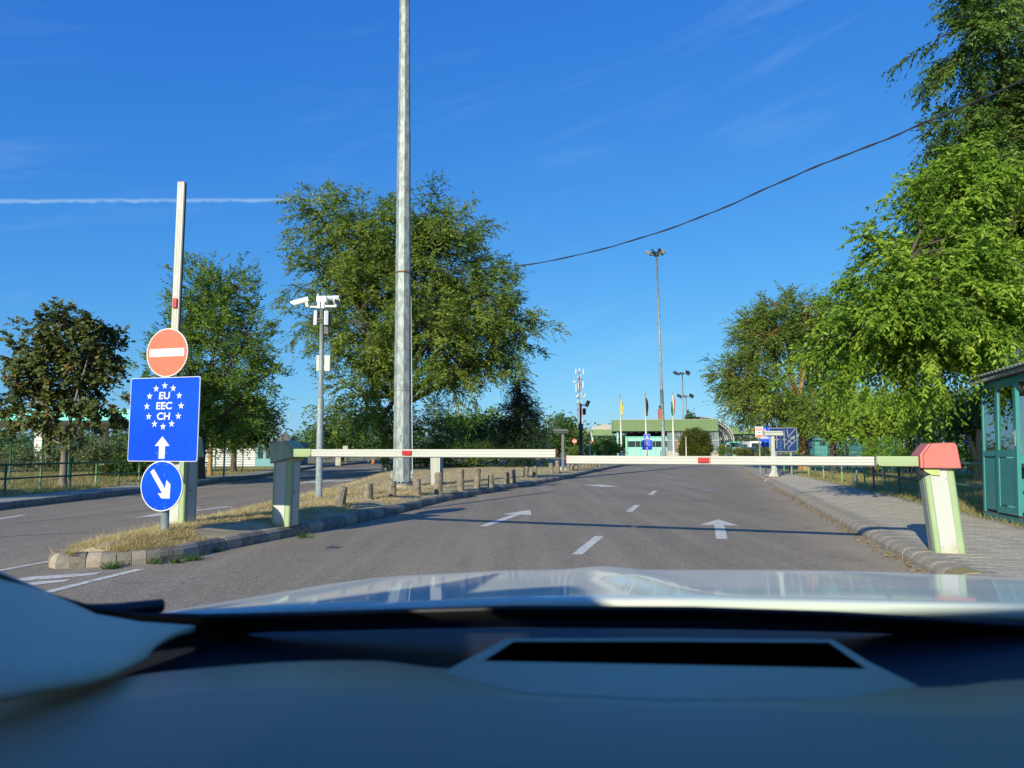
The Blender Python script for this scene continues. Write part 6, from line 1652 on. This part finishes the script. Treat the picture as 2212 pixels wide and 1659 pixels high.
# ------------------------------------------------------------------ the car we sit in
mt['hood'] = M('pearl_white_car_paint', (.80, .81, .77), .03, coat=0.0, spec=.38)
mt['hood'].node_tree.nodes['Principled BSDF'].inputs['Coat Roughness'].default_value = .015
_n, _l = mt['hood'].node_tree.nodes, mt['hood'].node_tree.links
_d = _n.new('ShaderNodeBsdfDiffuse'); _d.inputs[0].default_value = (.64, .625, .54, 1)
_g = _n.new('ShaderNodeBsdfGlossy'); _g.inputs[0].default_value = (1, 1, 1, 1); _g.inputs['Roughness'].default_value = .05
_f = _n.new('ShaderNodeFresnel'); _f.inputs[0].default_value = 1.32
_q = _n.new('ShaderNodeMath'); _q.operation = 'MULTIPLY'; _q.inputs[1].default_value = .58; _l.new(_f.outputs[0], _q.inputs[0])
_m = _n.new('ShaderNodeMixShader'); _l.new(_q.outputs[0], _m.inputs[0]); _l.new(_d.outputs[0], _m.inputs[1]); _l.new(_g.outputs[0], _m.inputs[2]); _l.new(_m.outputs[0], _n['Material Output'].inputs[0])
mt['frit'] = M('black_glass_border', (.003, .003, .004), .5)
mt['cowl'] = M('black_cowl_plastic', (.018, .020, .024), .5)
mt['dash_far'] = M('shaded_dashboard_plastic', (.012, .016, .024), .55, spec=.4, var=.1, scale=200)  # plastic darkened, the shade deep under the windscreen put into the colour
mt['dash'] = M('soft_touch_dashboard', (.42, .29, .165), .42, spec=.5, bump=.08, bscale=900)
mt['trim'] = M('grey_pillar_trim', (.66, .55, .38), .6)
mt['liner'] = M('roof_lining', (.30, .30, .29), .9)
mt['seat'] = M('dark_seat_fabric', (.03, .03, .033), .9)
carT = thing('car', 'white car we look out of: hood, black cowl and dark dashboard', 'car', (.35, 0, 0))
CX = .35
def cbuild(q, name, mat, **k): 
    q.v = [(x - CX, y, z) for x, y, z in q.v]
    return q.build(name, mat, carT, **k)
q = MB(); NX, NY = 80, 44; vs = []; fs = []
for j in range(NY + 1):
    for i in range(NX + 1):
        u = i / NX; x = -.50 + 1.72 * u
        yr_ = .975 - .30 * (x - .12) ** 2 - (.05 * max(0, -x - .25))
        v = j / NY; y = yr_ + (2.25 - yr_) * v ** 1.3
        z = 1.003 - .098 * (y - .95)
        z -= .55 * max(0, y - 1.50) ** 2
        k_ = (max(.12, (y - .7)) / .8)
        z -= (.19 * min(0, x) ** 2 + .05 * max(0, x - .5) ** 2) * min(k_, 1.6)
        z -= 2.2 * max(0, -x - .42) ** 2
        cx_ = .20 - .10 * (y - 1.5)
        z += .0075 * math.exp(-((x - cx_) / .06) ** 2) * min(1, max(0, (y - .95) * 3))
        z -= .004 * math.exp(-((x + .12) / .10) ** 2)
        if v < .03: z -= .006 * (1 - v / .03)
        vs.append((x, y, z))
for j in range(NY):
    for i in range(NX): a = j * (NX + 1) + i; fs.append((a, a + 1, a + NX + 2, a + NX + 1))
q.add(vs, fs, 0, True); ho = cbuild(q, 'bonnet', mt['hood'])
sm2 = ho.modifiers.new('thick', 'SOLIDIFY'); sm2.thickness = .02; sm2.offset = -1
# front end of the body below the bonnet
q = MB(); q.box(.36, 1.85, .45, 1.62, .7, .6); cbuild(q, 'front_body', mt['hood'], bevel=.12)
# cowl trough
q = MB(); vs = []; fs = []; n = 30
for i in range(n + 1):
    x = -.62 + 1.95 * i / n; yr_ = .975 - .30 * (x - .12) ** 2 - (.05 * max(0, -x - .25))
    vs += [(x, yr_ + .01, .975), (x, yr_ - .008, .990), (x, yr_ - .05, .978), (x, yr_ - .13, .965), (x, yr_ - .2, .93)]
for i in range(n):
    for k in range(4): a = i * 5 + k; fs.append((a, a + 5, a + 6, a + 1))
q.add(vs, fs, 0, True); cbuild(q, 'cowl', mt['cowl'])
# wiper arm resting in the cowl
q = MB(); q.tube([pt(120, 1322, .80), pt(250, 1318, .84), pt(350, 1308, .88)], .008, 8); cbuild(q, 'wiper', mt['cowl'])
# glass plane
GB = (.88, 1.2 - .2477 * .88); GS = .53
def on_glass(px, py):
    d = ray(px, py)      # EYE + dz t = GB1 + GS*(GB0 - dy t)
    t = (GB[1] + GS * GB[0] - EYE) / (d[2] + GS * d[1]); return (d[0] * t, d[1] * t, EYE + d[2] * t)
up = [(-300, 1060), (-150, 1160), (0, 1238), (100, 1279), (200, 1308), (300, 1322), (436, 1326), (652, 1322), (900, 1314), (1109, 1308), (1500, 1310), (1800, 1320), (2212, 1345), (2500, 1365)]
lo = [(-300, 1080), (-150, 1182), (0, 1252), (100, 1296), (200, 1341), (300, 1358), (426, 1365), (602, 1356), (900, 1349), (1109, 1346), (1500, 1349), (1800, 1356), (2212, 1371), (2500, 1390)]
q = MB(); vs = [on_glass(*p) for p in up] + [on_glass(*p) for p in lo]; n = len(up)
q.add(vs, [(i, i + 1, i + 1 + n, i + n) for i in range(n - 1)], 0, True)
fo = cbuild(q, 'windscreen_frit', mt['frit']); sm2 = fo.modifiers.new('t', 'SOLIDIFY'); sm2.thickness = .005
q = MB(); q.add([(-.62, .93, GB[1] + GS * (GB[0] - .93)), (1.32, .93, GB[1] + GS * (GB[0] - .93)), (1.18, -.2, GB[1] + GS * (GB[0] + .2)), (1.1, -.48, 1.585), (-.44, -.48, 1.585), (-.48, -.2, GB[1] + GS * (GB[0] + .2))], [(0, 1, 2, 5), (5, 2, 3, 4)])
ws = cbuild(q, 'windscreen', clearglass('clear_windscreen_glass', (.94, .965, .96))); sm2 = ws.modifiers.new('t', 'SOLIDIFY'); sm2.thickness = .005; sm2.offset = 0
# dashboard: far shelf
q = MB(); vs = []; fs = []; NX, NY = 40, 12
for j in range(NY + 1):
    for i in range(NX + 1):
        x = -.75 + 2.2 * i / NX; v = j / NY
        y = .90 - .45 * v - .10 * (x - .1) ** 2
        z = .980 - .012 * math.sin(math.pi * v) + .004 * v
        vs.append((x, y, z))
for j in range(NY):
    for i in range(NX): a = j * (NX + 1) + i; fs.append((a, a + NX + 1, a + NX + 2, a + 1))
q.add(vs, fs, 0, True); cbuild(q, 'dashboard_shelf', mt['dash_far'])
# near, higher pad with the curved front edge
edge = [(-700, 1560), (-300, 1535), (0, 1517), (120, 1492), (231, 1471), (330, 1455), (451, 1443), (580, 1432), (702, 1427), (800, 1427), (852, 1430), (923, 1441), (1000, 1447), (1300, 1456), (1600, 1470), (1850, 1484), (2025, 1486), (2090, 1478), (2150, 1470), (2212, 1468), (2500, 1472), (2900, 1480)]
ZP = 1.010
pe = [gp(px, py, ZP) for px, py in edge]
rowsn = [(0, -.030), (.002, -.010), (.007, -.003), (.018, 0), (.06, .003), (.13, .002), (.22, -.005), (.34, -.03), (.42, -.09)]
q = MB(); vs = []; fs = []; n = len(pe)
pe2 = chaikin(pe, 2); n = len(pe2)
for (dyy, dz) in rowsn:
    for (x, y) in pe2: vs.append((x, (y - dyy * 1.0) if dyy < .05 else y * (1 - (dyy - .05) / .4) + .24 * ((dyy - .05) / .4), ZP + dz))
for j in range(len(rowsn) - 1):
    for i in range(n - 1): a = j * n + i; fs.append((a, a + n, a + n + 1, a + 1))
q.add(vs, fs, 0, True); cbuild(q, 'dashboard_pad', mt['dash'])
# display housing with open dark slot
def gz(px, py, z): x, y = gp(px, py, z); return (x, y, z)
ZO = 1.0165
outer = [(1093, 1378), (1450, 1377), (1799, 1380), (1880, 1430), (1985, 1482), (1830, 1508), (1450, 1512), (1120, 1496), (955, 1452), (1000, 1428)]
inner = [(1109, 1386), (1450, 1386), (1790, 1388), (1832, 1417), (1872, 1445), (1800, 1443), (1450, 1436), (1150, 1430), (1043, 1428), (1075, 1408)]
vo_ = [gz(px, py, ZO if k_ in (0, 1, 2) else (ZO - .002 if k_ in (3, 9) else ZP + .0028)) for k_, (px, py) in enumerate(outer)]; vi_ = [gz(px, py, ZO - .002) for px, py in inner]; vd = [(x, y, ZO - .024) for x, y, z in vi_]; vb = [(x, y, ZO - .04) for x, y, z in vo_]
n = len(outer)
q = MB(); q.add(vo_ + vi_ + vd + vb, [(i, (i + 1) % n, (i + 1) % n + n, i + n) for i in range(n)] + [(i + 3 * n, (i + 1) % n + 3 * n, (i + 1) % n, i) for i in range(n)], 0, False)
dh = cbuild(q, 'display_housing', M('display_housing_plastic', (.44, .32, .19), .42), bevel=.0015)
mt['slot'] = M('black_slot', (.001, .001, .001), .9, spec=0.0)
q = MB(); q.add([(x, y, z + .0) for x, y, z in vd], [tuple(range(n))]); q.v = [(x - CX, y, z) for x, y, z in q.v]; q.build('slot_floor', mt['slot'], dh)
q = MB(); q.add([(x, y, z - .0015) for x, y, z in vi_] + [(x, y, z + .001) for x, y, z in vd], [(i, (i + 1) % n, (i + 1) % n + n, i + n) for i in range(n)]); q.v = [((x - CX) * .9995, y, z) for x, y, z in q.v]; q.build('slot_lining', mt['slot'], dh)
# left pillar trim
tp = [(-350, 1090, .62), (-150, 1188, .68), (0, 1254, .72), (100, 1297, .75), (200, 1342, .775), (300, 1359, .79), (420, 1367, .80)]
bp_ = [(-350, 1560, .46), (-150, 1548, .48), (0, 1517, .50), (80, 1500, .52), (160, 1486, .54), (236, 1468, .58), (300, 1432, .66)]
vs = []; fs = []; n = len(tp); K = 6
for k in range(K + 1):
    for a, b in zip(tp, bp_):
        A_ = Vector(pt(*a)); B_ = Vector(pt(*b)); p = A_.lerp(B_, k / K); p.z += .006 * math.sin(math.pi * k / K); vs.append(tuple(p))
for k in range(K):
    for i in range(n - 1): a = k * n + i; fs.append((a, a + n, a + n + 1, a + 1))
q = MB(); q.add(vs, fs, 0, True); pt_ = cbuild(q, 'pillar_trim', mt['trim']); sm2 = pt_.modifiers.new('t', 'SOLIDIFY'); sm2.thickness = .008; sm2.offset = 1
# shell of the cabin around the lens
q = MB(); q.box(.33, -1.35, 1.56, 1.86, 1.8, .07); cbuild(q, 'roof', mt['hood'], bevel=.02)
q = MB(); q.box(.33, -1.35, 1.520, 1.7, 1.7, .008); cbuild(q, 'roof_lining', mt['liner'])
for sx2 in (-1, 1):
    xs = .33 + sx2 * .93
    q = MB(); q.box(xs, -.6, .62, .06, 3.0, .62); cbuild(q, 'door', mt['hood'], bevel=.02)
    q = MB(); q.box(.33 + sx2 * .885, -1.3, 1.2, .05, 2.0, .60); cbuild(q, 'rear_sun_block', mt['trim'])  # unseen closed panel, added to block sun from the dashboard
    q = MB(); q.box(.33 + sx2 * .885, .06, 1.15, .006, .72, .50); cbuild(q, 'side_window', clearglass('sun_blocking_glass', (.10, .11, .12)))  # added pane, tinted dark and sized to keep sun off dash and trim
    q = MB(); q.tube([(.35 + sx2 * 1.14, .80, .93), (.35 + sx2 * .94, -.2, 1.53), (.35 + sx2 * .92, -.6, 1.57)], .035, 8); cbuild(q, 'windscreen_pillar', mt['hood'])
q = MB(); q.box(.33, -2.27, 1.0, 1.8, .08, 1.1); cbuild(q, 'tailgate', mt['hood'], bevel=.03)
for xs in (-.02, .74):
    q = MB(); q.box(xs, -.42, .75, .46, .14, .75, rx=R(-12)); cbuild(q, 'seat_back', mt['seat'], bevel=.05)
    q = MB(); q.box(xs, -.55, 1.24, .26, .10, .18, rx=R(-8)); cbuild(q, 'headrest', mt['seat'], bevel=.04)
q = MB(); q.box(.35, -.6, .32, 1.5, 3.2, .08); cbuild(q, 'cabin_floor', mt['seat'])
wm = MB(); wm.tube([(-.1, 0, 0), (.1, 0, 0)], .32, 24); wm = wm.mesh('wheel', mt['black'])
for wx in (-.40, 1.10):
    for wy in (1.5, -1.5): share('wheel', wm, carT, (wx - CX, wy, .32))
